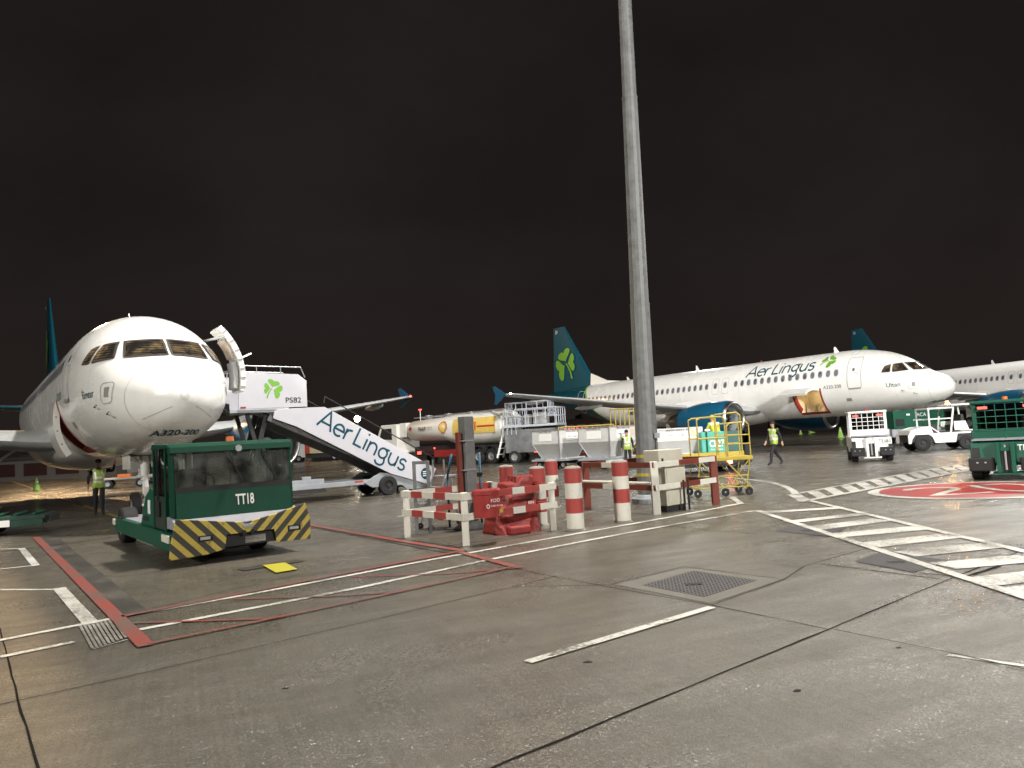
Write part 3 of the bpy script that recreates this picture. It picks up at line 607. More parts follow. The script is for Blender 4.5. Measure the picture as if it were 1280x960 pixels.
def airliner(label, loc, ang, cargo=None, name_text=None, windows=True, door_open=False, detail=True, fin_logo=True, nose_open=False):
    t = thing('airliner', label, 'aircraft', loc, ang, 'airliners parked on the apron')
    NS = 96; st = sorted(set([(i/30)**2*6 for i in range(1, 31)]+[6+i*.55 for i in range(1, 58) if 6+i*.55 < 37.5]+[7.2, 9.1, 37.5]))
    st = [x for i, x in enumerate(st) if i == 0 or x-st[i-1] > .03 or x in (7.2, 9.1)]
    mb = MB(); V = [sp(0, 0)]
    for s in st: V += [sp(s, 2*math.pi*k/NS) for k in range(NS)]
    Fc = [(0, 1+(k+1) % NS, 1+k) for k in range(NS)]
    for j in range(len(st)-1):
        for k in range(NS):
            if cargo and 7.19 < (st[j]+st[j+1])/2 < 9.11 and 57 <= k <= 69: continue
            a = 1+j*NS; Fc.append((a+k, a+(k+1) % NS, a+NS+(k+1) % NS, a+NS+k))
    mb.add(V, Fc); mb.build('fuselage', SKIN, t, True)
    # belly fairing
    fb = MB(); rings = []
    for s in [10.6+.45*i for i in range(28)]:
        u = (s-10.6)/12.2; k = max(0.0, math.sin(math.pi*min(1, max(0, u)))) ** .45; rings.append([(-s, 2.16*k*math.sin(a)*(1 if True else 0), ZC-1.35+1.12*k*(-math.cos(a))*1.0) for a in [math.pi*2*q/40 for q in range(40)]])
    fb.loft(rings); fb.build('belly_fairing', SKINW, t, True, auto=60)
    # wings with fences, engines, flap track fairings
    for sd in (1, -1):
        w = wing_mesh([(sd*.8, 11.6, 7.4, -1.42, .13), (sd*1.97, 12.3, 6.6, -1.36, .13), (sd*6.2, 14.5, 3.9, -.88, .115), (sd*11.5, 17.1, 2.7, -.18, .105), (sd*16.6, 19.7, 1.6, .55, .10), (sd*17.0, 20.0, 1.25, .58, .08)]).build('wing', WGREY, t, True, auto=50)
        tip = MB().prism([(-20.2, ZC+.60), (-21.45, ZC+1.22), (-21.7, ZC+1.20), (-21.4, ZC+.6), (-21.55, ZC+.02), (-21.35, ZC-.02)], sd*17.0-.03, sd*17.0+.03).build('wingtip_fence', NAC, w)
        lm = MB().ball((-19.95, sd*16.85, ZC+.62), .07).build('navigation_light', LRED if sd > 0 else LGRN, w)
        le = MB()  # polished slat edge
        for yy, xl, c, z in ((6.4, 14.6, 3.8, -.85), (9.5, 16.1, 3.1, -.44), (12.6, 17.65, 2.45, -.03), (16.3, 19.55, 1.66, .5)): pass
        for yy, s0, z, ln in ((3.2, 16.0, -1.28, 3.5), (7.0, 16.1, -.80, 3.2), (11.0, 17.6, -.27, 2.7), (14.6, 19.1, .22, 2.2)):
            r_ = []
            for i in range(11):
                u = i/10; k = math.sin(math.pi*min(.98, .04+u*.94)) ** .6; r_.append([(-(s0+ln*u), sd*yy+.15*k*math.cos(a), ZC+z-.14-.08*u+.20*k*math.sin(a)) for a in [math.pi*2*q/12 for q in range(12)]])
            MB().loft(r_).build('flap_track_fairing', WGREY, w, True, auto=60)
        # engine
        e = bpy.data.objects.new('engine', None); COL.objects.link(e); e.parent = t; e.location = (-10.9, sd*5.75, ZC-1.82)
        MB().lathe([(-.18, 1.10), (-.6, 1.17), (-1.4, 1.20), (-2.4, 1.16), (-3.2, 1.05), (-4.1, .86), (-4.12, .80), (-3.6, .78)], n=48).build('nacelle', NAC, e, True, auto=50)
        MB().lathe([(-.20, 1.105), (-.08, 1.07), (-.02, 1.02), (0, .98), (-.05, .93), (-.2, .90), (-.45, .90)], n=48).build('intake_lip', METAL, e, True)
        if sd < 0 or True: MB().lathe([(-.205, 1.113), (-.55, 1.176)], n=48).build('white_band' if False else 'intake_band', NAC, e, True)
        MB().lathe([(-.44, .90), (-1.1, .86)], n=48).build('intake_duct', STEEL, e, True)
        fan = MB(); fan.lathe([(-1.15, .86), (-1.16, .3)], n=32, mi=1)
        for k in range(24):
            a = 2*math.pi*k/24; c_, s_ = math.cos(a), math.sin(a); d = .075
            fan.add([(-.95, .28*c_, .28*s_), (-1.12, .28*math.cos(a+.2), .28*math.sin(a+.2)), (-1.12, .85*math.cos(a+.16), .85*math.sin(a+.16)), (-.92, .85*c_, .85*s_)], [(0, 1, 2, 3)])
        fan.build('fan', [mat('fan_blade', (.10, .10, .11), .35, .7), BLACK], e, fix=False)
        MB().lathe([(-.62, .001), (-.7, .10), (-.85, .2), (-1.0, .28)], n=24).build('spinner', STEEL, e, True)
        MB().lathe([(-3.5, .70), (-4.3, .66), (-5.2, .46), (-5.22, .42), (-4.6, .42)], n=32).build('exhaust_cone', mat('exhaust_metal', (.13, .12, .11), .4, .8), e, True, auto=50)
        MB().lathe([(-4.6, .42), (-5.3, .28), (-5.9, .03)], n=24).build('exhaust_plug', STEEL, e, True)
        MB().prism([(-.9, 1.02), (-2.0, 1.34), (-4.6, 1.30), (-6.8, .95), (-6.5, .6), (-4.2, .72)], -.16, .16).build('pylon', SKINW, e, bevel=.04)
        # tailplane
        MB().loft([[(-(xl+a), sd*y, ZC+z+b) for a, b in airfoil(c, .09)] for y, xl, c, z in ((.3, 31.6, 3.9, 1.05), (1.0, 32.0, 3.5, 1.1), (6.1, 35.0, 1.35, 1.6), (6.22, 35.2, 1.1, 1.61))]).build('tailplane', TEAL, t, True, auto=50)
        # main gear
        g = bpy.data.objects.new('main_gear', None); COL.objects.link(g); g.parent = t; g.location = (-17.71, sd*3.795, 0)
        MB().cyl((0, 0, .55), (0, -sd*.1, 2.7), .13, .17).cyl((0, -.6, .57), (0, .6, .57), .09).beam((0, 0, 1.4), (.1, -sd*1.5, 2.5), .1, .1).beam((.25, 0, .8), (.2, 0, 1.6), .05, .05).build('strut', WHITE, g, True, auto=40)
        MB().box(-.5, .45, sd*.32-.02, sd*.32+.02, .95, 2.6).build('gear_door', SKINW, g, bevel=.02)
        for q in (-.46, .46): wheel(g, 0, q, .57, .42, 1 if q > 0 else -1)
    # fin
    secs = []
    for u in [i/8 for i in range(9)]:
        z = 1.6+(7.87-1.6)*u; le_ = 29.2+(33.45-29.2)*u; te = 35.55+(35.05-35.55)*u; secs.append((z, le_, te-le_))
    fv = MB().loft([[(-(xl+a), b, ZC+z) for a, b in airfoil(c, .095 if z < 7 else .085)] for z, xl, c in secs]); fin = fv.build('tail_fin', TEAL, t, True, auto=50)
    MB().loft([[(-25.9, .02, ZC+2.0), (-25.9, -.02, ZC+2.0), (-25.9, -.02, ZC+1.9), (-25.9, .02, ZC+1.9)], [(-28.2, .05, ZC+2.28), (-28.2, -.05, ZC+2.28), (-28.2, -.16, ZC+1.9), (-28.2, .16, ZC+1.9)], [(-30.2, .06, ZC+3.1), (-30.2, -.06, ZC+3.1), (-30.2, -.22, ZC+1.8), (-30.2, .22, ZC+1.8)]]).build('dorsal_fillet', SKINW, fin, True, auto=60)
    if fin_logo:
        V, Fc = shamrock(3.9, -12)
        for sd in (-1, 1):
            def fo(u, v):
                s = 33.35-u*(-sd)*1.0 if sd < 0 else 33.35-u; s = 33.3-u*1.0; z = 4.35+v; le_ = 29.2+(33.45-29.2)*(z-1.6)/6.27; te = 35.55-.5*(z-1.6)/6.27; c = te-le_; x = min(1, max(0.002, (s-le_)/c))
                y = .095*c*(1.48*math.sqrt(x)-.63*x-1.76*x*x+1.42*x**3-.51*x**4)*1.15+.02
                return (-min(s, te-.02), sd*y, ZC+z)
            conform('shamrock_emblem', [(-a_, b_) for a_, b_ in V], Fc, fo, LIME, fin, .25)
        text('registration_mark', 'EI', (-34.55, -.10, ZC+7.45), (1, 0, 0), (0, 0, 1), .3, LET, fin)
    # antennas
    for s, hgt in ((6.9, .38), (18.2, .42), (25.6, .3)):
        MB().prism([(-s+.12, ZC+2.04), (-s-.12, ZC+2.04+hgt), (-s-.22, ZC+2.04+hgt), (-s-.22, ZC+2.04)], -.012, .012).build('blade_antenna', WHITE, t)
    MB().ball((-12.6, 0, ZC+2.1), .09).build('beacon_lamp', RED, t, True)
    # cockpit panes and their frames
    fr = []
    for sd in (1, -1):
        fr.append(([(sd*.05, .41), (sd*.97, .38), (sd*.87, .84), (sd*.05, .88)], yz, None))
        fr.append(([(2.02, .38), (2.75, .34), (2.78, .80), (2.42, .83)], sz, sd)); fr.append(([(2.88, .34), (3.32, .36), (3.18, .72), (2.91, .79)], sz, sd))
    for c, fn, sd in fr:
        f1 = (lambda a, b, o=.020: fn(a, b, o)) if sd is None else (lambda a, b, o=.020: fn(a, b, sd, o))
        V, Fc = quadpatch(c, f1); g = MB().add(V, Fc).build('cockpit_window', COCK, t, True)
        V, Fc = ribbon(c, .045, (lambda a, b: f1(a, b, .024))); MB().add(V, Fc).build('window_frame', STRAP, g)
        if sd is None: MB().tube([yz(c[0][0]*6, .40, .05), yz(c[0][0]*12, .66, .05)], .012, 6).build('wiper', BLACK, g)
    MB().tube([yz(0.12, -.35, .02), yz(0.12, -.28, .02)], .02, 6).build('nose_fitting', METAL, t)
    # radome joint, doors and plates
    V, Fc = ribbon([(1.02, 2*math.pi*i/64) for i in range(65)], .012, lambda a, b: sp(a, b, .006), False); MB().add(V, Fc).build('radome_joint', SEAL, t)
    for sd in (-1, 1):
        for a0 in ((.32, -.42, .90, -.98),):
            V, Fc = ribbon([(sd*.25, -.95), (sd*.78, -1.2)], .012, lambda a, b: yz(a, b, .008), False); MB().add(V, Fc).build('lightning_strip', SEAL, t)
        MB().tube([sz(1.75, -.95, sd, .0), sz(1.7, -.98, sd, .10), sz(1.55, -1.0, sd, .11)], .012, 6).build('pitot_probe', DARK, t)
        MB().tube([sz(2.3, -.75, sd, .0), sz(2.3, -.78, sd, .08), sz(2.15, -.80, sd, .09)], .012, 6).build('pitot_probe', DARK, t)
        V, Fc = ribbon(rrect(1.45, 1.95, -.75, -.25, .12), .02, lambda a, b: sz(a, b, sd)); pl = MB().add(V, Fc).build('static_plate', SEAL, t)
        V, Fc = quadpatch([(1.6, -.60), (1.78, -.60), (1.78, -.36), (1.6, -.36)], lambda a, b: sz(a, b, sd, .014)); MB().add(V, Fc).build('static_port', mat('port_grey', (.28, .27, .25), .5), pl)
        for s0, s1 in ((4.5, 5.35), (29.7, 30.5)):
            if door_open and sd == 1 and s0 < 10: continue
            dr, dc = ribbon(rrect(s0, s1, -.42, 1.46, .14), .035, lambda a, b: sz(a, b, sd)); dd = MB().add(dr, dc).build('passenger_door', SEAL if s0 < 10 else LET, t)
            if s0 < 10:
                V, Fc = quadpatch([(s0+.04, -.48), (s1-.04, -.48), (s1-.04, -.40), (s0+.04, -.40)], lambda a, b: sz(a, b, sd, .03)); MB().add(V, Fc).build('door_sill', STEEL, dd)
                V, Fc = quadpatch([(s0+.38, .62), (s0+.52, .62), (s0+.52, .80), (s0+.38, .80)], lambda a, b: sz(a, b, sd, .016)); MB().add(V, Fc).build('door_window', PWIN, dd)
                V, Fc = ribbon([(s0+.2, .35), (s0+.2, .5), (s0+.42, .5)], .03, lambda a, b: sz(a, b, sd, .016), False); MB().add(V, Fc).build('door_handle', SEAL, dd)
        for s0 in (14.15, 15.0):
            V, Fc = ribbon(rrect(s0, s0+.55, .02, 1.12, .12), .022, lambda a, b: sz(a, b, sd)); MB().add(V, Fc).build('overwing_exit', SEAL, t)
        V, Fc = ribbon(rrect(23.2, 24.9, -1.6, -.35, .1), .02, lambda a, b: sz(a, b, sd)); 
        if sd < 0: MB().add(V, Fc).build('rear_cargo_door', SEAL, t)
        V, Fc = quadpatch([(5.3, -1.18), (5.62, -1.18), (5.62, -1.0), (5.3, -1.0)], lambda a, b: sz(a, b, sd, .014)); MB().add(V, Fc).build('service_panel', mat('port_grey', (.28, .27, .25), .5), t)
    wl = [6.05+.533*k for k in range(15)]+[14.42, 15.27]+[16.05+.533*k for k in range(25)]
    base = None
    for sd in ((-1, 1) if windows else ()):
        for s in wl:
            V = []; n = 16
            def o_(rx, rz, of): return [sz(s+rx*math.copysign(abs(math.cos(a))**.8, math.cos(a)), .62+rz*math.copysign(abs(math.sin(a))**.8, math.sin(a)), sd, of) for a in [2*math.pi*i/n for i in range(n)]]
            A, B, C_ = o_(.165, .235, .012), o_(.12, .185, .015), [sz(s, .62, sd, .016)]
            b = MB().add(A+B+C_, [(i, (i+1) % n, n+(i+1) % n, n+i) for i in range(n)], 0); b.f += [(n+i, n+(i+1) % n, 2*n) for i in range(n)]; b.m += [1]*n
            b.build('cabin_window', [SEAL, PWIN], t)
    # logo on both sides and aircraft name
    V0, F0, tw = strokes('Aer Lingus', .125)
    for sd in (-1, 1):
        k = 5.05/tw; sc = .92
        def fo(a, b, sd=sd):
            s = (12.75-a*k) if sd < 0 else (7.7+a*k)
            s -= (b*.18*(1 if sd < 0 else -1)); phi = math.acos(max(-1, min(1, (.98+.0)/2.07)))-(b*sc)/2.02
            return sp(s, phi*sd if sd > 0 else -phi, .014)
        conform('airline_lettering', V0, F0, fo, TEXTB, t, .1)
        V1, F1 = shamrock(1.35, -38 if sd < 0 else 38)
        def fs(a, b, sd=sd):
            s = 6.75-a if sd < 0 else 6.75+a; phi = math.acos(1.5/2.07)-b/2.02; return sp(s, phi*sd, .014)
        conform('shamrock_emblem', V1, F1, fs, LIME, t, .12)
        v, f, gw, gh = glyphs('A320-200')
        conform('type_lettering', [(a*.21/gh, b*.21/gh) for a, b in v], f, (lambda a, b, sd=sd: sz(6.35-a*-1 if False else (6.35-a if sd < 0 else 6.35+a), -.22+b, sd)), TEXTB, t, .2)
        if name_text:
            v, f, gw, gh = glyphs(name_text); conform('name_lettering', [(a*.25/gh, b*.25/gh) for a, b in v], f, (lambda a, b, sd=sd: sz(2.72-a if sd < 0 else 2.72+a, -.42+b, sd)), TEXTB, t, .1)
    v, f, gw, gh = glyphs('A320-200', .02)
    conform('type_lettering', [(a*1.12/gw, b*.12/gh) for a, b in v], f, lambda a, b: yz(a+.02, -1.535+b, .012), TEXTB, t, .08)
    # nose gear
    g = bpy.data.objects.new('nose_gear', None); COL.objects.link(g); g.parent = t; g.location = (-5.07, 0, 0)
    MB().cyl((0, 0, .40), (.05, 0, 1.15), .07).cyl((.05, 0, 1.1), (.12, 0, 2.1), .12).cyl((0, -.32, .38), (0, .32, .38), .05).beam((.08, 0, 1.35), (-.9, 0, 2.0), .08, .08).beam((.1, .06, 1.5), (.15, .5, 2.05), .05, .05).beam((.1, -.06, 1.5), (.15, -.5, 2.05), .05, .05).beam((.14, 0, .62), (.3, 0, .9), .1, .03).beam((.3, 0, .9), (.16, 0, 1.18), .1, .03).cyl((.12, -.22, 1.2), (.12, .22, 1.2), .05).build('strut', WHITE, g, True, auto=40)
    for q in (-.25, .25): wheel(g, 0, q, .38, .22, 1 if q > 0 else -1)
    for q in (-.22, .22): MB().lathe([(.0, .11), (.07, .11), (.09, .09)], ax='x', o=(.16, q, 1.72), n=16).build('taxi_light', METAL, g, True, auto=40)
    for q in (-.42, .42): MB().box(-.85, .25, q-.015, q+.015, 1.42, 1.95).build('gear_door', SKINW, g)
    MB().box(.48, .50, .10, .62, 1.45, 1.85).build('gear_door_panel', SKINW, g, bevel=.01)
    MB().box(-1.3, .5, -.42, .42, 1.78, 2.6).build('gear_bay', DARK, g)
    # cargo door and its bay
    if cargo is not None:
        sd = -1; z0, z1 = ZC-1.72, ZC-.27
        b = MB(); y0 = -.2
        for f_ in ([(-7.2, -1.97, z1), (-9.1, -1.97, z1), (-9.1, y0, z1), (-7.2, y0, z1)], [(-7.2, -1.0, z0), (-9.1, -1.0, z0), (-9.1, y0, z0), (-7.2, y0, z0)], [(-7.2, y0, z0), (-9.1, y0, z0), (-9.1, y0, z1), (-7.2, y0, z1)],
                   [(-9.1, -1.10, z0), (-9.1, -1.97, z1), (-9.1, y0, z1), (-9.1, y0, z0)], [(-7.2, -1.10, z0), (-7.2, -1.97, z1), (-7.2, y0, z1), (-7.2, y0, z0)]): b.add(f_, [(0, 1, 2, 3)])
        bay = b.build('cargo_bay', BAY, t, fix=False)
        k = MB(); k.box(-8.9, -8.3, -.8, -.25, z0+.03, z0+.5); k.box(-8.2, -7.5, -.7, -.25, z0+.03, z0+.42); k.beam((-8.15, -.22, z0), (-8.15, -.22, z1), .05, .05); k.build('bay_lining_panel', mat('bay_panel', (.6, .5, .32), .6), bay)
        fr_ = []
        for lo, hi in ((7.12, 7.24), (9.06, 9.18)):
            V, Fc = quadpatch([(lo, -1.76), (hi, -1.76), (hi, -.24), (lo, -.24)], lambda a, b_: sz(a, b_, -1, .014), 2, 14); fr_.append((V, Fc))
        V, Fc = quadpatch([(7.12, -1.84), (9.18, -1.84), (9.18, -1.70), (7.12, -1.70)], lambda a, b_: sz(a, b_, -1, .016), 8, 3); fr_.append((V, Fc))
        k = MB()
        for V, Fc in fr_: k.add(V, Fc)
        k.build('door_surround', RED, t)
        for s_ in (7.21, 9.09):
            k = MB(); g_ = [(sp(s_, 2*math.pi-R(97.5+i*48.75/12), .0), sp(s_, 2*math.pi-R(97.5+i*48.75/12), -.32)) for i in range(13)]
            for (a, b_), (c_, d_) in zip(g_, g_[1:]): k.add([a, b_, d_, c_], [(0, 1, 2, 3)])
            k.build('door_jamb', RED, t)
        # door panel: curved slice of the skin turned outward about its upper edge
        hz = Vector((0, sz(8.15, -.27, -1, 0).y, ZC-.27)); ar = -R(cargo)
        def rotp(p): 
            y, z = p.y-hz.y, p.z-hz.z; c_, s_ = math.cos(ar), math.sin(ar); return Vector((p.x, hz.y+y*c_-z*s_, hz.z+y*s_+z*c_))
        outer = [[rotp(sp(s, 2*math.pi-R(97.5+i*48.75/12), .02)) for i in range(13)] for s in (7.22, 7.85, 8.5, 9.08)]
        inner = [[rotp(sp(s, 2*math.pi-R(97.5+i*48.75/12), -.15)) for i in range(13)] for s in (7.22, 7.85, 8.5, 9.08)]
        d = MB().loft([o_+i_[::-1] for o_, i_ in zip(outer, inner)]); dm = d.build('cargo_door', [SKINW], t, True, auto=35)
        k = MB()
        for s in (7.24, 9.06):
            for i in range(0, 12, 3): k.ball(rotp(sp(s, 2*math.pi-R(99+i*4), -.06)), .03)
        k.build('latches', DARK, dm, True)
        li = bpy.data.lights.new('cargo_bay_lamp', 'POINT'); li.energy = 16 if cargo > 60 else .4; li.color = (1, .82, .55); li.shadow_soft_size = .1; lo_ = bpy.data.objects.new('cargo_bay_lamp', li); COL.objects.link(lo_); lo_.parent = t; lo_.location = (-8.1, -.9, ZC-.55)
    if door_open:
        V, Fc = quadpatch([(4.5, -.42), (5.35, -.42), (5.35, 1.46), (4.5, 1.46)], lambda a, b: sz(a, b, 1, .015)); MB().add(V, Fc).build('doorway', STRAP, t)
        sh = Vector((1.02, .52, .10)); rows = 14
        def dp(s, z, o): p, n = nrm(5.0, z, 1); p = Vector((-s, p.y, p.z)); return p+Vector((0, n.y, n.z)).normalized()*o+sh
        rg = []
        for i in range(rows+1):
            z = -.45+1.93*i/rows; rg.append([dp(4.5, z, .0), dp(4.5, z, -.15), dp(5.35, z, -.15), dp(5.35, z, .0)])
        dm = MB().loft(rg).build('passenger_door', SKINW, t, bevel=.015)
        k = MB()
        for i in range(1, rows, 2):
            z = -.45+1.93*i/rows; a, b = dp(4.485, z, -.01), dp(4.485, z, -.14); k.beam(a, b, .02, .035)
        for z in (-.1, .35, .8, 1.2): k.beam(dp(4.6, z, -.17), dp(5.25, z, -.17), .04, .05)
        k.build('door_ribs', STEEL, dm)
        k = MB(); k.loft([[dp(4.65, z, -.16), dp(4.65, z, -.30), dp(5.2, z, -.30), dp(5.2, z, -.16)] for z in (-.40, -.1, .2, .5)]); k.build('slide_bustle', mat('slide_pack', (.45, .46, .46), .6), dm, bevel=.03)
        k = MB(); k.loft([[dp(4.65, z, -.16), dp(4.65, z, -.24), dp(5.2, z, -.24), dp(5.2, z, -.16)] for z in (.62, .9, 1.2)]); k.build('inner_lining', mat('door_lining', (.55, .45, .38), .6, var=.3), dm)
        k = MB(); k.beam(sz(4.9, 1.25, 1, 0), dp(4.95, 1.25, -.1), .09, .06); k.beam(sz(4.8, .25, 1, 0), dp(4.85, .25, -.1), .12, .07); k.beam(dp(4.8, .55, .0), dp(4.8, .55, .0)+Vector((.05, .34, .16)), .03, .05); k.build('hinge_arm', ALUM, dm)
        # port side entrance interior seen edge on
    return t
HD1 = -.93407; HD2 = -.92615; HD3 = -1.22877
near = airliner('white airliner seen nose-on at the left with stairs at its open door', (-7.65, 17.34, 0), HD1, cargo=22, name_text='Éimear', door_open=True)
right = airliner('white airliner in the middle distance showing its whole side, green shamrock on its tail', (25.32, 42.52, .12), HD2, cargo=112, name_text='Ultan')
third = airliner('partly hidden airliner farthest right, its rear half showing behind the nose of another', (51.2, 52.3, .1), HD3, cargo=None)
# ------------------------------------------------------------------ mast with its lamp crown
b = G(812, 628); dd = cw+cr*((781-640)/F)+cu*(480/F); tp = Vector((0, 0, H))+dd*(17.75/dd.y)
ax = (tp-b)/tp.z
mast = thing('floodlight_mast', 'tall tapering galvanised mast rising out of the picture from the brown and white barrier', 'light mast', (b.x, b.y, 0))
def mz(z): return Vector((ax.x*z, ax.y*z, z))
z1, z2 = 4.72, 9.85
MB().cyl(mz(0), mz(z1), .275, .232, 16).cyl(mz(z1-.02), mz(z2), .222, .186, 16).cyl(mz(z2-.02), mz(18), .175, .135, 16).cyl(mz(18), mz(26), .13, .09, 16).build('pole', GALV, mast, True, auto=22)
MB().cyl(mz(z1-.05), mz(z1+.01), .236, .236, 16).build('joint_collar', GALV, mast); MB().cyl(mz(z2-.05), mz(z2+.01), .19, .19, 16).build('joint_collar', GALV, mast)
MB().cyl((0, 0, 0), (0, 0, .12), .42, .42, 24).cyl((0, 0, .12), (0, 0, .2), .33, .30, 24).build('base_flange', STEEL, mast, bevel=.01)
for z in (.62, 1.05): MB().cyl(mz(z), mz(z+.07), .285-.008*z, .284-.008*z, 16).build('yellow_band', YEL, mast)
MB().box(.18, .30, -.26, -.20, 1.5, 1.62).build('cable_box', STEEL, mast); MB().tube([(.2, -.18, .2), (.2, -.19, 1.5)], .012).build('cable', BLACK, mast)
cr_ = MB().cyl(mz(25.4), mz(25.5), .9, .9, 24).build('lamp_crown', STEEL, mast)
for k in range(8):
    a = k*math.pi/4; c_ = mz(25.3); MB().box(-.2, .2, -.15, .15, -.12, .12).build('lamp_head', STEEL, cr_, loc=(c_.x+.95*math.cos(a), c_.y+.95*math.sin(a), c_.z))
# ------------------------------------------------------------------ bollards
def bollard(px, py, h, r, label, bands):
    p = G(px, py) if py else px
    t = thing('bollard', label, 'bollard', (p.x, p.y, 0), random.uniform(0, 6), 'red and white bollards by the barriers')
    zs = [0]+bands+[h]; m_ = MB()
    for i in range(len(zs)-1): m_.lathe([(zs[i], r), (zs[i+1], r)], ax='z', n=32, mi=i % 2)
    m_.build('post', [CREAM, BRED], t, True)
    MB().lathe([(h, r), (h+.015, r*.96), (h+.035, r*.8), (h+.05, .001)], ax='z', n=32).build('cap', CONC, t, True)
    MB().lathe([(.0, r+.03), (.02, r+.012), (.03, r)], ax='z', n=24).build('footing', CONC, t, True)
bollard(720, 662, 1.09, .155, 'nearest white-based bollard, chipped at the foot, right of the red and white barrier', [.30, .56, .83])
bollard(779, 652, 1.12, .155, 'bollard standing in front of the brown barrier, nearest to the cream cabinet', [.36, .62, .86])
bollard(675, 656, 1.08, .15, 'bollard just behind the red wrapped machine, left of the nearest bollard', [.25, .50, .76])
bollard(636, 650, 1.10, .15, 'leftmost bollard, behind the wrapped machine and nearest the grey steel post', [.25, .50, .76])
bollard(692, 634, 1.09, .15, 'farthest bollard, half hidden behind the right end of the red and white barrier', [.25, .50, .76])
# ------------------------------------------------------------------ barriers
def barrier(name, label, corners, h, rows, mats, sides, post_m, w=.11):
    c = corners[1]; t = thing(name, label, 'barrier', (c[0], c[1], 0), 0, 'striped barriers on the apron'); o = Vector((c[0], c[1], 0))
    for i, q in enumerate(corners):
        q = Vector((q[0], q[1], 0))-o; MB().box(-w/2, w/2, -w/2, w/2, 0, h-.004).build('post', post_m[i], t, bevel=.006, loc=q)
    for (i, j), seg in sides.items():
        a = Vector((*corners[i], 0))-o; b_ = Vector((*corners[j], 0))-o; d = (b_-a).normalized(); n = Vector((d.y, -d.x, 0))*.058
        for z in rows:
            m_ = MB(); f0 = 0
            for f1, k in seg:
                m_.beam(a+(b_-a)*f0+n+Vector((0, 0, z))-d*(.06 if f0 == 0 else 0), a+(b_-a)*f1+n+Vector((0, 0, z))+d*(.06 if f1 == 1 else 0), .035, .11, k); f0 = f1
            m_.build('rail', mats, t)
    return t
c1, c2, c3 = G(510, 672), G(583, 682), G(692, 663); c4 = c1+c3-c2
FB = barrier('guard_barrier', 'red and white striped barrier around the red wrapped machine, with a red bin on it', [c1.xy, c2.xy, c3.xy, c4.xy], .86, (.79, .46), [CREAM, BRED],
    {(0, 1): [(.16, 0), (.36, 1), (.56, 0), (.76, 1), (1, 0)], (1, 2): [(.34, 0), (.50, 1), (.64, 0), (.82, 1), (1, 0)], (3, 2): [(.2, 0), (.45, 1), (.7, 0), (1, 1)], (0, 3): [(.3, 0), (.5, 1), (.8, 0), (1, 1)]}, [CREAM, CREAM, CREAM, CREAM])
d1, d2, d3 = G(735, 636), G(821, 643), G(895, 630); d4 = d1+d3-d2
BB = barrier('guard_barrier', 'brown and white barrier standing around the foot of the tall mast', [d1.xy, d2.xy, d3.xy, d4.xy], 1.06, (.99, .53), [BROWN, CREAM],
    {(0, 1): [(.30, 0), (.47, 1), (1, 0)], (1, 2): [(.36, 1), (.70, 0), (1, 1)], (3, 2): [(.5, 1), (1, 0)], (0, 3): [(.3, 0), (.6, 1), (1, 0)]}, [BROWN, CREAM, BROWN, BROWN], .15)
dv = (d2-d1).normalized(); o_ = Vector((d2.x, d2.y, 0))
MB().tube([d1-o_+Vector((0, 0, .63))-dv.cross(Vector((0, 0, 1)))*-.09, d2-o_+Vector((0, 0, .63))-dv.cross(Vector((0, 0, 1)))*-.09], .028).build('pipe_rail', CREAM, BB)
# ------------------------------------------------------------------ bin hung on the barrier, wrapped machine, posts and steps inside it
dr = (c3-c2).normalized(); a_ = math.atan2(dr.y, dr.x); p = c2+dr*.36+Vector((dr.y, -dr.x, 0))*.10
t = thing('litter_bin', 'red half-round bin with white lettering hung on the barrier corner', 'bin', (p.x, p.y, .43), a_)
def dsh(k): return [(.26*k*math.cos(R(a)), -.22*k*math.sin(R(a))) for a in range(0, 181, 10)]
rg = [[(x, y, z) for x, y in dsh(k)] for z, k in ((0, .90), (.36, .98), (.37, 1.04), (.43, 1.04))]
MB().loft(rg).build('body', RED, t, True, auto=40)
MB().loft([[(x, y, z) for x, y in dsh(k)] for z, k in ((.43, 1.06), (.455, 1.0))]).build('lid', RED, t, True, auto=40)
text('lettering', 'FOD', (.03, -.228, .27), (1, 0, 0), (0, 0, 1), .055, PAPER, t, .19); text('lettering', 'Dublin Airport', (.06, -.228, .18), (1, 0, 0), (0, 0, 1), .045, PAPER, t, .26)
MB().lathe([(-.232, .022), (-.232, .036)], o=(-.13, 0, .185), ax='y', n=16).build('emblem', PAPER, t); MB().box(.11, .18, -.231, -.226, .06, .12).build('yellow_sticker', YEL, t)
p = G(640, 667); t = thing('wrapped_machine', 'squat machine wrapped in a crumpled red cover inside the barrier', 'covered machine', (p.x, p.y+.35, 0), .5)
from mathutils import noise as mn
rg = []
for k in range(58):
    u = k/57; z = 1.0*min(1, u*1.22) if u < .82 else 1.0; sh = 1 if u < .82 else max(.02, 1-(u-.82)/.18); row = []
    for i in range(84):
        a = 2*math.pi*i/84; c_, s_ = math.cos(a), math.sin(a); zz = z
        rx = (.46-.17*z+.04*math.sin(z*6))*sh; ry = (.38-.14*z)*sh
        x = rx*math.copysign(abs(c_)**.45, c_)+.12*z*z; y = ry*math.copysign(abs(s_)**.45, s_)
        top = .80+.20*(1 if x > .06 else max(0, .45+x*.9))   # higher on its right, a shoulder on its left
        zz = zz*top+.05*mn.noise(Vector((x*3, y*3, 1)))*z
        q = Vector((x*3.2, y*3.2, z*2.0)); f_ = abs(mn.noise(q*1.3))*.13+abs(mn.noise(q*3.1+Vector((5, 2, 1))))*.055; m_ = 1+.10-f_*1.5
        row.append((x*m_, y*m_, max(0, zz+(mn.noise(q*2.2)*.03 if z > .05 else 0))))
    rg.append(row)
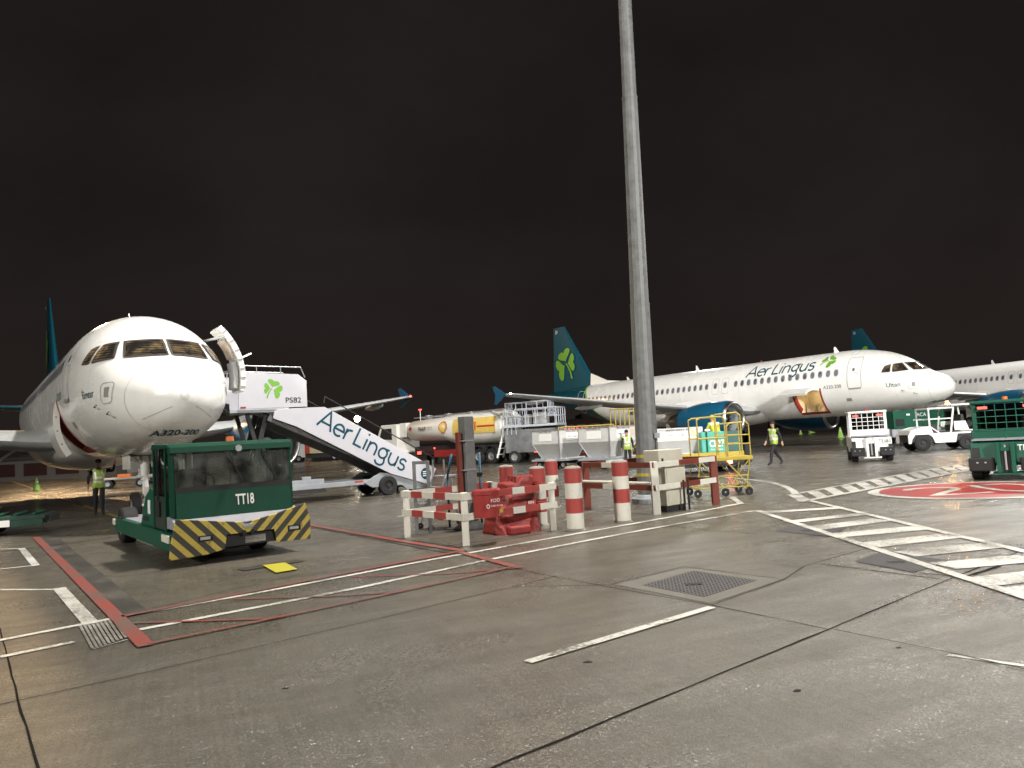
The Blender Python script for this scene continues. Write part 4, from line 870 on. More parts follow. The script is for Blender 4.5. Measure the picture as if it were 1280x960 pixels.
COV = mat('red_plastic_cover', (.25, .024, .020), .5, var=.35, scale=7, bump=.7, bscale=16)
mo = MB().loft(rg).build('cover', COV, t, True, auto=38)
k = MB()
for z in (.38, .66): k.tube([((.50-.17*z)*math.cos(a)+.12*z*z, (.42-.14*z)*math.sin(a), z*.9) for a in [2*math.pi*i/24 for i in range(25)]], .010, 6)
k.build('tie_cord', DARK, t)
MB().box(-.30, .12, -.52, -.36, .0, .14).build('foot_box', RED, t, bevel=.03); text('lettering', 'FOD', (.2, -.345, .72), (1, 0, 0), (0, .1, 1), .05, PAPER, t); text('lettering', 'BIN', (.23, -.355, .52), (1, 0, 0), (0, .05, 1), .05, PAPER, t)
p = G(589, 661); t = thing('steel_post', 'square grey steel post strapped with three bands behind the red bin', 'post', (p.x, p.y, 0), a_)
MB().box(-.11, .11, -.11, .11, 0, 2.16).build('column', GALV, t, bevel=.008)
for z in (.5, 1.12, 1.68): MB().box(-.20, .118, -.118, .118, z, z+.025).build('strap', ALUM, t)
MB().lathe([(0, .34), (.04, .33), (.10, .22), (.16, .15)], ax='z', n=24).build('rubber_base', BLACK, t, True)
MB().box(-.24, -.16, -.04, .04, .05, 1.86).build('red_strut', BROWN, t)
t = thing('blue_pole', 'slim blue pole with a bent foot left of the grey steel post', 'pole', tuple(p+Vector((-.42, .12, 0)))); MB().tube([(0, 0, 0), (0, 0, 1.0), (.1, 0, 1.45)], .022).build('tube', BLUEP, t, True); MB().lathe([(0, .12), (.02, .12), (.04, .04)], ax='z', n=16).build('foot', DARK, t)
t = thing('blue_pole', 'short straight blue pole just right of the grey steel post', 'pole', tuple(p+Vector((.20, .25, 0)))); MB().tube([(0, 0, 0), (.02, 0, 1.45)], .022).build('tube', BLUEP, t, True); MB().box(-.05, .06, -.05, .05, .98, 1.06).build('clamp', BLACK, t)
p = G(530, 667); t = thing('steel_hoop_frame', 'grey steel hoop frame in front of the lower end of the lettered stairs', 'frame', (p.x, p.y, 0), a_-.75)
MB().box(-.16, -.10, -.03, .03, 0, 1.30).box(.10, .16, -.03, .03, 0, 1.30).build('upright', GALV, t, bevel=.004); MB().box(-.16, .16, -.031, .031, 1.30, 1.36).build('top_bar', GALV, t, bevel=.004); MB().box(-.10, .10, -.02, .02, .5, .55).build('cross_bar', GALV, t)
p = G(557, 662); t = thing('step_platform', 'small tubular aluminium steps with castors behind the barrier', 'steps', (p.x, p.y+.3, 0), .5)
m_ = MB()
for s_ in (-.28, .28):
    m_.tube([(-.45, s_, .06), (-.12, s_, 1.0), (.25, s_, 1.0), (.4, s_, .06)], .02); m_.tube([(-.12, s_, 1.0), (-.12, s_, 1.35)], .018)
for z, x in ((.3, -.36), (.55, -.27), (.8, -.19)): m_.box(x-.07, x+.07, -.28, .28, z, z+.025)
m_.build('frame', ALUM, t); MB().box(-.12, .25, -.29, .29, 1.0, 1.03).build('tread', STEEL, t)
for x in (-.45, .4):
    for s_ in (-.28, .28): MB().lathe([(-.02, .02), (-.02, .06), (.02, .06), (.02, .02)], ax='y', n=12, o=(x, s_, .06)).build('castor', BLACK, t)
# cream service cabinets
ang = math.atan2((d3-d2).y, (d3-d2).x); p = d2+(d3-d2)*.26+Vector(((d3-d2).y, -(d3-d2).x, 0)).normalized()*.0
t = thing('service_cabinet', 'cream electrical cabinet in two stacked boxes behind the barrier rails', 'cabinet', (p.x+.03, p.y+.26, 0), ang)
MB().box(-.32, .36, -.14, .28, .12, .93).build('lower_box', CABI, t, bevel=.01); MB().box(-.44, .36, -.10, .30, .97, 1.27).build('upper_box', CABI, t, bevel=.01); MB().box(-.28, .30, -.151, -.141, .18, .88).build('door', CABI, t, bevel=.004)
MB().box(-.36, -.30, -.106, -.101, 1.03, 1.10).build('dark_marker', BLACK, t); MB().box(-.46, .40, -.17, -.13, .44, .50).build('bracket', CREAM, t)
for x in (.12, .27): MB().tube([(x, -.25, 0), (x, -.25, .62)], .022).build('conduit', BLACK, t)
MB().box(-.30, .36, -.10, .20, 0, .12).build('plinth', DARK, t)
# ------------------------------------------------------------------ towbarless tug TT18
o0 = Vector((-4.5, 12.08, 0)); t = thing('aircraft_tug', 'green aircraft tug with a black and yellow striped bumper, windscreen towards us', 'aircraft tug', o0, math.atan2(-.8, .6))
def hazard():
    mt, tt, b_ = nodes('hazard_stripes'); N = tt.nodes.new; L = tt.links.new; tcn = N('ShaderNodeTexCoord'); s_ = N('ShaderNodeSeparateXYZ'); L(tcn.outputs['Object'], s_.inputs[0])
    def m2(op, a, b2):
        q = N('ShaderNodeMath'); q.operation = op
        for i, x in enumerate((a, b2)):
            if x is None: continue
            if isinstance(x, (int, float)): q.inputs[i].default_value = x
            else: L(x, q.inputs[i])
        return q.outputs[0]
    ay = m2('ABSOLUTE', m2('SUBTRACT', s_.outputs[1], .12), None); v = m2('SUBTRACT', m2('MULTIPLY', s_.outputs[2], .95), ay); f = m2('FRACT', m2('MULTIPLY', m2('ADD', v, 3.0), 4.3), None); g_ = m2('GREATER_THAN', f, .52)
    n = N('ShaderNodeTexNoise'); n.inputs['Scale'].default_value = 14; n.inputs['Detail'].default_value = 8; n.inputs['Roughness'].default_value = .8; L(tcn.outputs['Object'], n.inputs['Vector']); r = N('ShaderNodeValToRGB'); r.color_ramp.elements[0].position = .56; r.color_ramp.elements[1].position = .63; L(n.outputs['Fac'], r.inputs['Fac'])
    mx = N('ShaderNodeMixRGB'); L(g_, mx.inputs[0]); mx.inputs[1].default_value = (.045, .042, .036, 1); mx.inputs[2].default_value = (.52, .40, .07, 1)
    m3 = N('ShaderNodeMixRGB'); L(r.outputs[0], m3.inputs[0]); L(mx.outputs[0], m3.inputs[1]); m3.inputs[2].default_value = (.09, .075, .05, 1); L(m3.outputs[0], b_.inputs['Base Color']); b_.inputs['Roughness'].default_value = .5; return mt
HAZ = hazard()
bp_ = [(-1.06, .13), (-1.03, .40), (-.95, .74), (-.40, .66), (.10, .585), (.55, .66), (1.10, .80), (1.18, .50), (1.17, .19), (.60, .20), (.56, .42), (-.20, .42), (-.24, .20), (-.5, .15)]
MB().prism(bp_, -.05, .0, plane='yz').build('bumper', HAZ, t, bevel=.008)
for s_, y0 in ((-1, -.64), (1, .78)):
    q = MB().box(.002, .012, y0, y0+.22, .36, .45).build('headlamp', BLACK, t); MB().box(.013, .02, y0+.03, y0+.18, .385, .43).build('lens', ALUM, q)
MB().box(.0, .018, .04, .22, .60-.10, .56).build('number_lamp', ALUM, t, bevel=.005); MB().cyl((.0, .06, .43), (.02, .06, .43), .035, n=14).cyl((0, .2, .43), (.02, .2, .43), .035, n=14).build('tow_eye', BLACK, t)
MB().prism([(-.05, .55), (-.05, .60), (-.5, .74), (-1.2, .74), (-1.2, .55)], -.93, 1.1).build('front_deck', HOOD, t, bevel=.01)
MB().box(-5.4, -.06, -.98, -.62, .22, .50).build('side_beam', GREENL, t, bevel=.015); MB().box(-5.4, -.06, .66, 1.02, .22, .50).build('side_beam', GREENL, t, bevel=.015)
MB().box(-3.0, -.08, -.7, .75, .22, .56).box(-3.2, -.7, -.55, .6, .12, .3).build('chassis', DARK, t)
MB().box(-.16, -.08, .10, .44, .24, .36).build('number_plate', CREAM, t, bevel=.005)
# cab shell
for y0, y1 in ((-.93, -.86), (1.0, 1.05)): MB().prism([(-.42, .74), (-.48, 1.82), (-.60, 1.82), (-.56, .74)], y0, y1).build('front_pillar', GREEN, t, bevel=.01)
MB().prism([(-.36, .66), (-.42, 1.14), (-.50, 1.14), (-.44, .66)], -.86, 1.0).build('front_panel', GREEN, t, bevel=.006)
MB().prism([(-.415, 1.125), (-.425, 1.20), (-.50, 1.20), (-.49, 1.125)], -.86, 1.0).build('windscreen_seal', BLACK, t)
MB().prism([(-.44, 1.20), (-.475, 1.74), (-.485, 1.74), (-.45, 1.20)], -.86, 1.0).build('windscreen', HAZY, t)
MB().prism([(-.40, 1.75), (-.42, 1.86), (-.58, 1.89), (-.60, 1.75)], -.94, 1.06).build('roof_beam', GREEN, t, bevel=.012)
MB().prism([(-.42, 1.84), (-.55, 1.90), (-1.7, 1.93), (-1.8, 1.84)], -.95, 1.07).build('roof', GREEN, t, bevel=.012)
for y0, y1 in ((-.94, -.90), (1.02, 1.06)):
    MB().box(-.82, -.74, y0, y1, .5, 1.84).build('side_pillar', GREEN, t); MB().box(-1.72, -1.62, y0, y1, .5, 1.84).build('side_pillar', GREEN, t); MB().box(-1.6, -.84, y0+.005, y1-.005, .52, 1.06).build('door', mat('dark_green_door', (.02, .035, .03), .4), t, bevel=.01)
    MB().box(-1.6, -.6, y0+.012, y0+.018, 1.06, 1.84).build('side_window', GLASSD, t); MB().box(-1.3, -1.27, y0-.02, y0, 1.0, 1.84).build('window_bar', BLACK, t)
    MB().box(-1.4, -1.15, y0-.03, y0, .72, .98).build('vent', BLACK, t, bevel=.01)
MB().box(-1.75, -1.70, -.90, 1.02, .5, 1.15).build('rear_panel', GREEN, t); MB().box(-1.735, -1.725, -.90, 1.02, 1.15, 1.84).build('rear_window', GLASS, t)
for y in (-.35, .5):
    q = MB().box(-1.45, -1.02, y-.22, y+.22, .85, .98).build('seat', STRAP, t, bevel=.03); MB().box(-1.5, -1.38, y-.22, y+.22, .98, 1.48).build('backrest', STRAP, q, bevel=.03)
q = MB().box(-.95, -.60, -.3, .9, 1.0, 1.16).build('dashboard', STRAP, t, bevel=.03); sw = MB(); c_ = Vector((-.92, -.30, 1.24)); sw.tube([c_+Vector((.05*math.sin(a), .17*math.cos(a), .16*math.sin(a))) for a in [2*math.pi*i/16 for i in range(17)]], .014); sw.cyl(c_, c_+Vector((.12, 0, -.12)), .02); sw.build('steering_wheel', BLACK, q, True)
for y in (-.05, .52): MB().tube([(-.395, y, 1.76), (-.43, y+.22, 1.28)], .011).tube([(-.44, y+.17, 1.42), (-.432, y+.24, 1.24)], .016).build('wiper', BLACK, t)
MB().cyl((-.40, .12, 1.79), (-.34, .12, 1.79), .045, .055, 16).build('work_lamp', ALUM, t); MB().cyl((-.9, .14, 1.92), (-.9, .14, 2.0), .07, .06, 16).build('beacon', ORANGE, t)
text('fleet_number', 'TT18', (-.382, .21, .94), (0, 1, 0), (-.12, 0, 1), .18, LET, t, .30, off=.02)
pl = mat('white_card', (.7, .7, .68), .5)
# rear of the tug: wing plate, cradle, wheels and lamps
MB().prism([(-1.78, .5), (-1.9, 1.12), (-2.15, 1.18), (-2.6, 1.02), (-3.0, .55), (-3.1, .48)], -.90, -.72).build('wing_plate', GREENL, t, bevel=.015)
MB().prism([(-1.78, .5), (-1.9, 1.12), (-2.15, 1.18), (-2.6, 1.02), (-3.0, .55), (-3.1, .48)], .74, .92).build('wing_plate', GREENL, t, bevel=.015)
MB().box(-2.35, -2.15, -.908, -.901, .72, .96).build('white_sticker', PAPER, t); MB().box(-2.75, -2.35, -.907, -.901, .58, .66).build('panel_slots', BLACK, t)
MB().box(-5.3, -3.2, -.9, -.45, .40, .52).build('rear_deck', HOOD, t, bevel=.01); MB().box(-5.3, -3.2, .5, .95, .40, .52).build('rear_deck', HOOD, t, bevel=.01)
MB().box(-3.6, -3.0, -.5, .55, .25, .70).beam((-3.3, -.3, .62), (-3.3, .3, .8), .14, .1).build('nose_wheel_cradle', GREENL, t, bevel=.02); MB().beam((-3.9, -.2, .5), (-3.6, .25, .95), .07, .07).build('cradle_clamp', YEL, t)
MB().box(-.75, -.25, -1.02, -.985, .36, .48).build('side_lamp', CREAM, t, bevel=.01); MB().box(-5.42, -5.15, -1.02, -.985, .36, .48).build('side_lamp', CREAM, t, bevel=.01); MB().box(-5.5, -5.42, -.75, -.55, .45, .58).build('rear_lamp', CREAM, t)
for y in (-.80, .84):
    wheel(t, -4.95, y, .36, .30, -1 if y < 0 else 1); wheel(t, -1.3, y*.8, .34, .28, -1 if y < 0 else 1)
# ------------------------------------------------------------------ passenger stairs
t = thing('passenger_stairs', 'white lettered passenger stairs sloping down from the open door of the nose-on airliner', 'passenger stairs', (-9.28, 22.85, 0), math.atan2(.595, .804))
STW = mat('stairs_white_panel', (.50, .50, .55), .5, var=.04)
for sd in (-1, 1):
    y0, y1 = (-.87, -.83) if sd < 0 else (.83, .87)
    pn = MB().prism([(.56, 3.02), (.62, 4.16), (2.45, 4.10), (2.72, 3.9), (2.72, 3.06)], y0, y1).build('platform_panel', STW, t, bevel=.01)
    sp_ = MB().prism([(1.65, 2.93), (1.75, 3.0), (2.3, 3.02), (3.30, 3.04), (7.35, .76), (7.05, .22), (5.55, .72), (2.33, 2.44), (1.6, 2.72)], y0-.004, y1+.004).build('side_panel', STW, t, bevel=.01)
    rl = MB().tube([(.72, sd*.84, 4.1), (.74, sd*.84, 4.36), (2.55, sd*.84, 4.33), (2.68, sd*.84, 4.0)], .018)
    for x in (1.15, 1.9): rl.tube([(x, sd*.84, 4.1), (x, sd*.84, 4.34)], .016)
    rl.build('hand_rail', ALUM, t)
    MB().tube([(3.3, sd*.80, 3.16), (3.35, sd*.80, 3.38), (7.3, sd*.80, 1.15), (7.35, sd*.80, .85)], .02).build('stair_rail', DARK, t)
    V1, F1 = shamrock(.80, -12 if sd < 0 else 12); MB().add([(1.60-a*(-1 if sd < 0 else 1)*1.0, sd*.876, 3.66+b_) for a, b_ in V1], F1).build('shamrock_emblem', LIME, pn, fix=False)
    text('fleet_number', 'PS82', (2.27, sd*.876, 3.28), (1 if sd < 0 else -1, 0, 0), (0, 0, 1), .17, BLK, pn, .5, off=.01)
    V0, F0, tw = strokes('Aer Lingus', .12); s_ = 3.45/tw; u = Vector((4.05, 0, -2.28)).normalized()*(-sd); n_ = Vector((-u.z, 0, u.x)) if sd < 0 else Vector((u.z, 0, -u.x)); u2 = Vector((4.05, 0, -2.28)).normalized()
    if sd < 0: st0 = Vector((3.0, 0, 2.47)); up_ = Vector((2.28, 0, 4.05)).normalized(); ux = u2
    else: st0 = Vector((6.15, 0, .62)); up_ = Vector((2.28, 0, 4.05)).normalized(); ux = -u2
    MB().add([st0+ux*a*s_+up_*b_*s_*1.02+Vector((0, sd*.877+0, 0)) for a, b_ in V0], F0).build('airline_lettering', TEXTB, sp_, fix=False)
    MB().lathe([(sd*.876, .001), (sd*.876, .20)], o=(6.92, 0, .62), ax='y', n=28).build('round_emblem', TEXTB, sp_); k = MB()
    for i, z in enumerate((.69, .62, .55)): k.box(6.80, 7.04, sd*.879-.001, sd*.879+.001, z-.018, z+.018)
    k.build('emblem_bars', PAPER, sp_)
    k = MB(); k.beam((1.5, sd*.72, 2.78), (6.6, sd*.72, .42), .10, .24); 
    for i in range(9): x = 2.0+i*.5; z = 2.78-(x-1.5)*.463; k.box(x-.05, x+.05, sd*.78-.02, sd*.78+.02, z-.06, z+.08)
    k.build('stringer', mat('dark_grey_stringer', (.09, .09, .085), .5, var=.4), t)
k = MB()
for i in range(17): x = 2.9+i*.245; z = 2.95-(x-2.9)*.565; k.box(x, x+.27, -.80, .80, z-.06, z)
k.build('treads', STEEL, t); MB().box(.3, 2.9, -.82, .82, 2.92, 3.0).build('platform_floor', STEEL, t); MB().box(.15, .3, -.9, .9, 2.85, 3.2).build('bumper', BLACK, t, bevel=.03)
MB().box(.62, .78, -.89, -.874, 3.05, 3.10).build('red_sticker', RED, t)
k = MB()
for sd in (-.55, .55):
    k = MB().beam((.9, sd, .6), (1.5, sd, 2.9), .10, .14).beam((1.5, sd, .6), (.9, sd, 2.9), .08, .12)
    k.build('lift_strut', DARK, t); k = MB()
k = MB()
for sd in (-.2, .1, .35): k.tube([(1.6, sd, 2.8), (1.2, sd, 1.9), (1.0, sd+.05, 1.2)], .028)
k.build('hoses', BLACK, t)
MB().box(-.6, 5.9, -.72, -.62, .42, .58).box(-.6, 5.9, .62, .72, .42, .58).box(.4, 5.9, -.62, .62, .46, .54).build('chassis', STEEL, t, bevel=.01)
MB().prism([(4.6, .48), (5.2, .78), (6.3, .62), (7.1, .30), (7.1, .12), (6.2, .12), (6.0, .3), (4.9, .3)], -.80, -.74).prism([(4.6, .48), (5.2, .78), (6.3, .62), (7.1, .30), (7.1, .12), (6.2, .12), (6.0, .3), (4.9, .3)], .74, .80).build('rear_guard', STEEL, t, bevel=.01)
MB().box(2.0, 3.3, -.60, -.2, .56, .72).box(2.6, 2.9, -.5, -.3, .72, .82).build('battery_box', STEEL, t, bevel=.01); k = MB(); k.tube([(2.0, -.75, .42), (2.2, -.8, .28), (2.7, -.8, .26), (3.1, -.75, .4)], .02); k.box(1.8, 3.3, -.72, -.6, .3, .40); k.build('cable_tray', DARK, t)
MB().box(4.3, 4.6, -.725, -.72, .50, .57).build('red_sticker', BRED, t)
for x, y in ((5.45, -.80), (5.45, .80), (1.0, -.7), (1.0, .7)): wheel(t, x, y, .33, .24, -1 if y < 0 else 1, DARK)
for y in (-.5, .5): MB().cyl((6.5, y, .0), (6.5, y, .35), .04).build('jack_leg', DARK, t)
# ------------------------------------------------------------------ fuel bowser
fd = Vector((-.75, .66, 0)).normalized()
t = thing('fuel_tanker', 'white articulated fuel tanker with a yellow and red side band, cab hidden beyond the stairs', 'fuel tanker', (-1.4, 52.5, 0), math.atan2(fd.y, fd.x))
TK = mat('tanker_white', (.78, .77, .72), .4, var=.06, dirt=.08)
def tring(x, zb, zt, hw, n=32): return [(x, hw*math.copysign(abs(math.sin(a))**.85, math.sin(a)), (zt+zb)/2+(zt-zb)/2*math.copysign(abs(math.cos(a))**.85, math.cos(a))) for a in [2*math.pi*i/n for i in range(n)]]
MB().loft([tring(-1.75, 2.3, 2.7, .3), tring(-1.68, 1.75, 3.3, .9), tring(-1.55, 1.40, 3.58, 1.20), tring(2.6, 1.35, 3.62, 1.24), tring(3.2, 1.38, 3.62, 1.24), tring(4.3, 1.75, 3.55, 1.22), tring(8.0, 1.85, 3.42, 1.18), tring(8.2, 2.0, 3.28, 1.0), tring(8.25, 2.4, 2.9, .4)]).build('tank', TK, t, True, auto=50)
V = []
def tq(x, u): # on the left flank, u = height
    if x <= 3.2: zb, zt, hw = 1.36, 3.61, 1.235
    elif x <= 4.3: k = (x-3.2)/1.1; zb, zt, hw = 1.38+.37*k, 3.62-.07*k, 1.24-.02*k
    else: k = (x-4.3)/3.7; zb, zt, hw = 1.75+.10*k, 3.55-.13*k, 1.22-.04*k
    c_ = max(-.999, min(.999, (u-(zt+zb)/2)/((zt-zb)/2))); a = math.acos(math.copysign(abs(c_)**(1/.85), c_)); return Vector((x, hw*abs(math.sin(a))**.85+.022, u))
V, Fc = quadpatch([(3.0, 2.15), (-1.2, 2.15), (-1.2, 3.25), (3.0, 3.25)], tq, 16, 8); MB().add(V, Fc).build('yellow_band', mat('band_yellow', (.72, .52, .13), .4), t, fix=False)
V, Fc = quadpatch([(0.52, 2.56), (-1.15, 2.56), (-1.15, 2.68), (.52, 2.68)], lambda x, u: tq(x, u)+Vector((0, .008, 0)), 16, 2); MB().add(V, Fc).build('red_band', mat('band_red', (.55, .03, .01), .4), t, fix=False)
v, f, gw, gh = glyphs('Shell', .025); conform('lettering', [(a*1.55/gw, b_*.62/gh) for a, b_ in v], f, lambda a, b_: tq(1.42-a, 2.66+b_)+Vector((0, .01, 0)), mat('band_red', (.55, .03, .01), .4), t, .3)
v, f, gw, gh = glyphs('9669', .01); conform('lettering', [(a*.85/gw, b_*.34/gh) for a, b_ in v], f, lambda a, b_: tq(6.3-a, 2.72+b_), BLK, t, .3)
for zz, wd_ in ((2.82, .55), (2.66, .5)):
    v, f, gw, gh = glyphs('aviation fuel' if zz > 2.7 else 'jet a-1'); 
    conform('lettering', [(a*wd_/gw, b_*.10/gh) for a, b_ in v], f, lambda a, b_, zz=zz: tq(5.45-a, zz+b_), BLK, t, .3)
def scallop(cx, cz, r):
    P = []
    for i in range(29):
        a = math.pi*(-.12)+math.pi*1.24*i/28; rr = r*(1+.06*abs(math.sin(i*math.pi/4))); P.append((cx+rr*math.cos(a), cz+rr*math.sin(a)))
    P += [(cx-r*.45, cz-r*.75), (cx-r*.4, cz-r*.98), (cx+r*.4, cz-r*.98), (cx+r*.45, cz-r*.75)]; return P
for r, m_, o_2 in ((.44, mat('band_red', (.55, .03, .01), .4), .005), (.37, mat('band_yellow', (.72, .52, .13), .4), .012)):
    P = scallop(4.0, 2.72, r); MB().add([tq(a, b_)+Vector((0, o_2, 0)) for a, b_ in P], [tuple(range(len(P)))]).build('scallop_emblem', m_, t, fix=False)
MB().add([tq(7.65, 3.0)+Vector((0, .02, 0)), tq(7.45, 2.8)+Vector((0, .02, 0)), tq(7.65, 2.6)+Vector((0, .02, 0)), tq(7.85, 2.8)+Vector((0, .02, 0))], [(0, 1, 2, 3)]).build('hazard_diamond', RED, t, fix=False)
k = MB()
for y in (-.45, .45): k.beam((-1.4, y, 3.72), (8.0, y, 3.62), .04, .08)
for i in range(14): x = -1.3+i*.7; k.box(x-.02, x+.02, -.45, .45, 3.60, 3.66)
for x in (0, 2.2, 4.6, 6.8): k.cyl((x, 0, 3.5), (x, 0, 3.76), .28, n=18)
k.build('top_walkway', ALUM, t); MB().tube([(7.2, .5, 3.4), (7.2, .5, 4.2)], .03).build('lamp_stalk', WHITE, t); MB().box(7.1, 7.3, .42, .58, 4.2, 4.27).build('aerial_lamp', LRED, t)
MB().box(-1.5, 8.0, -.5, .5, 1.0, 1.42).box(-1.5, 11.6, -.42, .42, .75, 1.0).build('chassis', DARK, t); MB().box(2.4, 5.4, .85, .9, .6, 1.1).build('side_guard', RED, t); MB().box(2.6, 3.9, .5, .88, .5, 1.1).build('pipe_cabinet', DARK, t, bevel=.02)
for x in (-.62, .62):
    MB().prism([(x-.6, .75), (x-.55, 1.12), (x-.3, 1.3), (x+.3, 1.3), (x+.55, 1.12), (x+.6, .75), (x+.55, .75), (x+.3, 1.2), (x-.3, 1.2), (x-.55, .75)], .75, 1.2).build('mudguard', DARK, t)
for x in (-.62, .62, 7.7, 10.9):
    for y in (1.0, -1.0): wheel(t, x, y, .52, .36, 1 if y > 0 else -1)
cb = MB().prism([(9.3, 1.0), (9.3, 3.25), (11.2, 3.25), (11.75, 2.3), (11.85, 1.0)], -1.15, 1.15).build('cab', TK, t, bevel=.05); MB().prism([(9.9, 2.05), (9.9, 2.95), (11.1, 2.95), (11.45, 2.15)], 1.152, 1.16).build('side_window', BLACK, cb); MB().box(8.5, 9.25, -.9, .9, 2.2, 3.3).build('air_box', TK, cb, bevel=.04); MB().box(9.35, 11.6, 1.15, 1.2, 1.1, 1.22).build('amber_strip', ORANGE, cb)
MB().box(6.9, 7.0, .85, 1.15, .85, 1.05).build('tail_lamp', LRED, t); MB().box(2.9, 3.0, .88, .93, 1.2, 1.3).build('marker_lamp', LRED, t); MB().box(5.3, 5.4, .88, .93, 1.2, 1.3).build('marker_lamp', LRED, t)
# ------------------------------------------------------------------ refuelling dispenser with its raised work platform
t = thing('fuel_dispenser', 'grey railed refuelling platform truck behind the white tanker end', 'service truck', (1.35, 49.6, 0), math.atan2(fd.y, fd.x)+.35)
PG = mat('pale_blue_grey_paint', (.42, .45, .50), .4, var=.1)
t_w = 1.9
k = MB().box(-1.9, 1.9, -1.0, 1.0, 2.35, 2.5).box(-1.9, .9, -1.02, -.98, 2.1, 2.5).build('work_platform', PG, t, bevel=.01)
def rails(nm, x0, x1, y0, y1, z0, z1, m_, n=4, mids=(.5,), r=.032):
    k = MB()
    for (a, b_) in (((x0, y0), (x1, y0)), ((x1, y0), (x1, y1)), ((x1, y1), (x0, y1)), ((x0, y1), (x0, y0))):
        a = Vector((*a, 0)); b_ = Vector((*b_, 0))
        for f_ in list(mids)+[1]: z = z0+(z1-z0)*f_; k.cyl(a+Vector((0, 0, z)), b_+Vector((0, 0, z)), r, n=6)
        for i in range(n): q = a.lerp(b_, i/n); k.cyl(q+Vector((0, 0, z0)), q+Vector((0, 0, z1)), r, n=6)
    return k.build(nm, m_, t)
rails('platform_rail', -1.85, 1.0, -.95, .95, 2.5, 3.55, PG); rails('upper_rail', -1.2, 1.8, -.6, .6, 3.0, 4.0, PG, 4); rails('low_rail', 1.0, 1.95, -.9, .9, 1.9, 3.1, PG, 3)
MB().box(-1.9, -1.8, -1.0, -.9, .5, 2.4).box(-.1, 0, -1.0, -.9, .5, 2.4).box(1.8, 1.9, -1.0, -.9, .5, 2.4).box(-1.9, 1.9, -1.05, -.9, .45, .58).build('support_frame', PG, t)
k = MB(); k.tube([(-1.5, -.7, .9), (-1.0, -.7, .9), (-1.0, -.7, 1.9)], .10, 12).tube([(-.9, -.7, 1.0), (-.3, -.8, 1.0)], .12, 12).cyl((-1.0, -.7, 1.3), (-1.0, -.7, 1.5), .18, n=14).cyl((-.6, -.85, .8), (-.6, -.6, .8), .2, n=16); k.build('pipework', ALUM, t, True, auto=40)
MB().box(-1.7, 1.8, -.6, .9, .7, 2.2).build('equipment_bay', mat('equipment_grey', (.16, .165, .17), .6, var=.5, scale=2), t); MB().box(.1, 1.7, -1.0, -.9, .85, 1.85).build('rear_panel', CREAM, t, bevel=.01)
MB().add([(1.0, -1.015, 1.6), (1.25, -1.015, 1.35), (1.0, -1.015, 1.1), (.75, -1.015, 1.35)], [(0, 1, 2, 3)]).build('hazard_diamond', RED, t); MB().box(.12, .62, -1.02, -1.005, 1.3, 1.6).build('orange_plate', ORANGE, t); MB().box(.14, .6, -1.02, -1.005, .95, 1.2).build('dark_plate', BLK, t)
MB().box(.2, .5, -1.03, -1.0, .62, .78).build('tail_lamp', LRED, t); MB().box(1.3, 1.6, -1.03, -1.0, .62, .78).build('tail_lamp', mat('unlit_red_lamp', (.4, .02, .02), .3), t); MB().ball((-.2, -.7, 3.15), .10).build('red_beacon', LRED, t); MB().box(-.9, 0, -.5, .3, 2.5, 3.3).box(.3, .7, -.4, .2, 2.5, 3.2).build('hose_reels', ALUM, t, bevel=.05)
k = MB(); 
for i in range(5): k.box(1.95+i*.12, 2.15+i*.12, -.5, .5, 2.2-i*.4, 2.25-i*.4)
k.beam((1.95, -.5, 2.4), (2.6, -.5, .4), .05, .12).beam((1.95, .5, 2.4), (2.6, .5, .4), .05, .12); k.build('access_ladder', WHITE, t)
for x in (-1.2, 1.2):
    for y in (-.8, .8): wheel(t, x, y, .42, .3, 1 if y > 0 else -1)
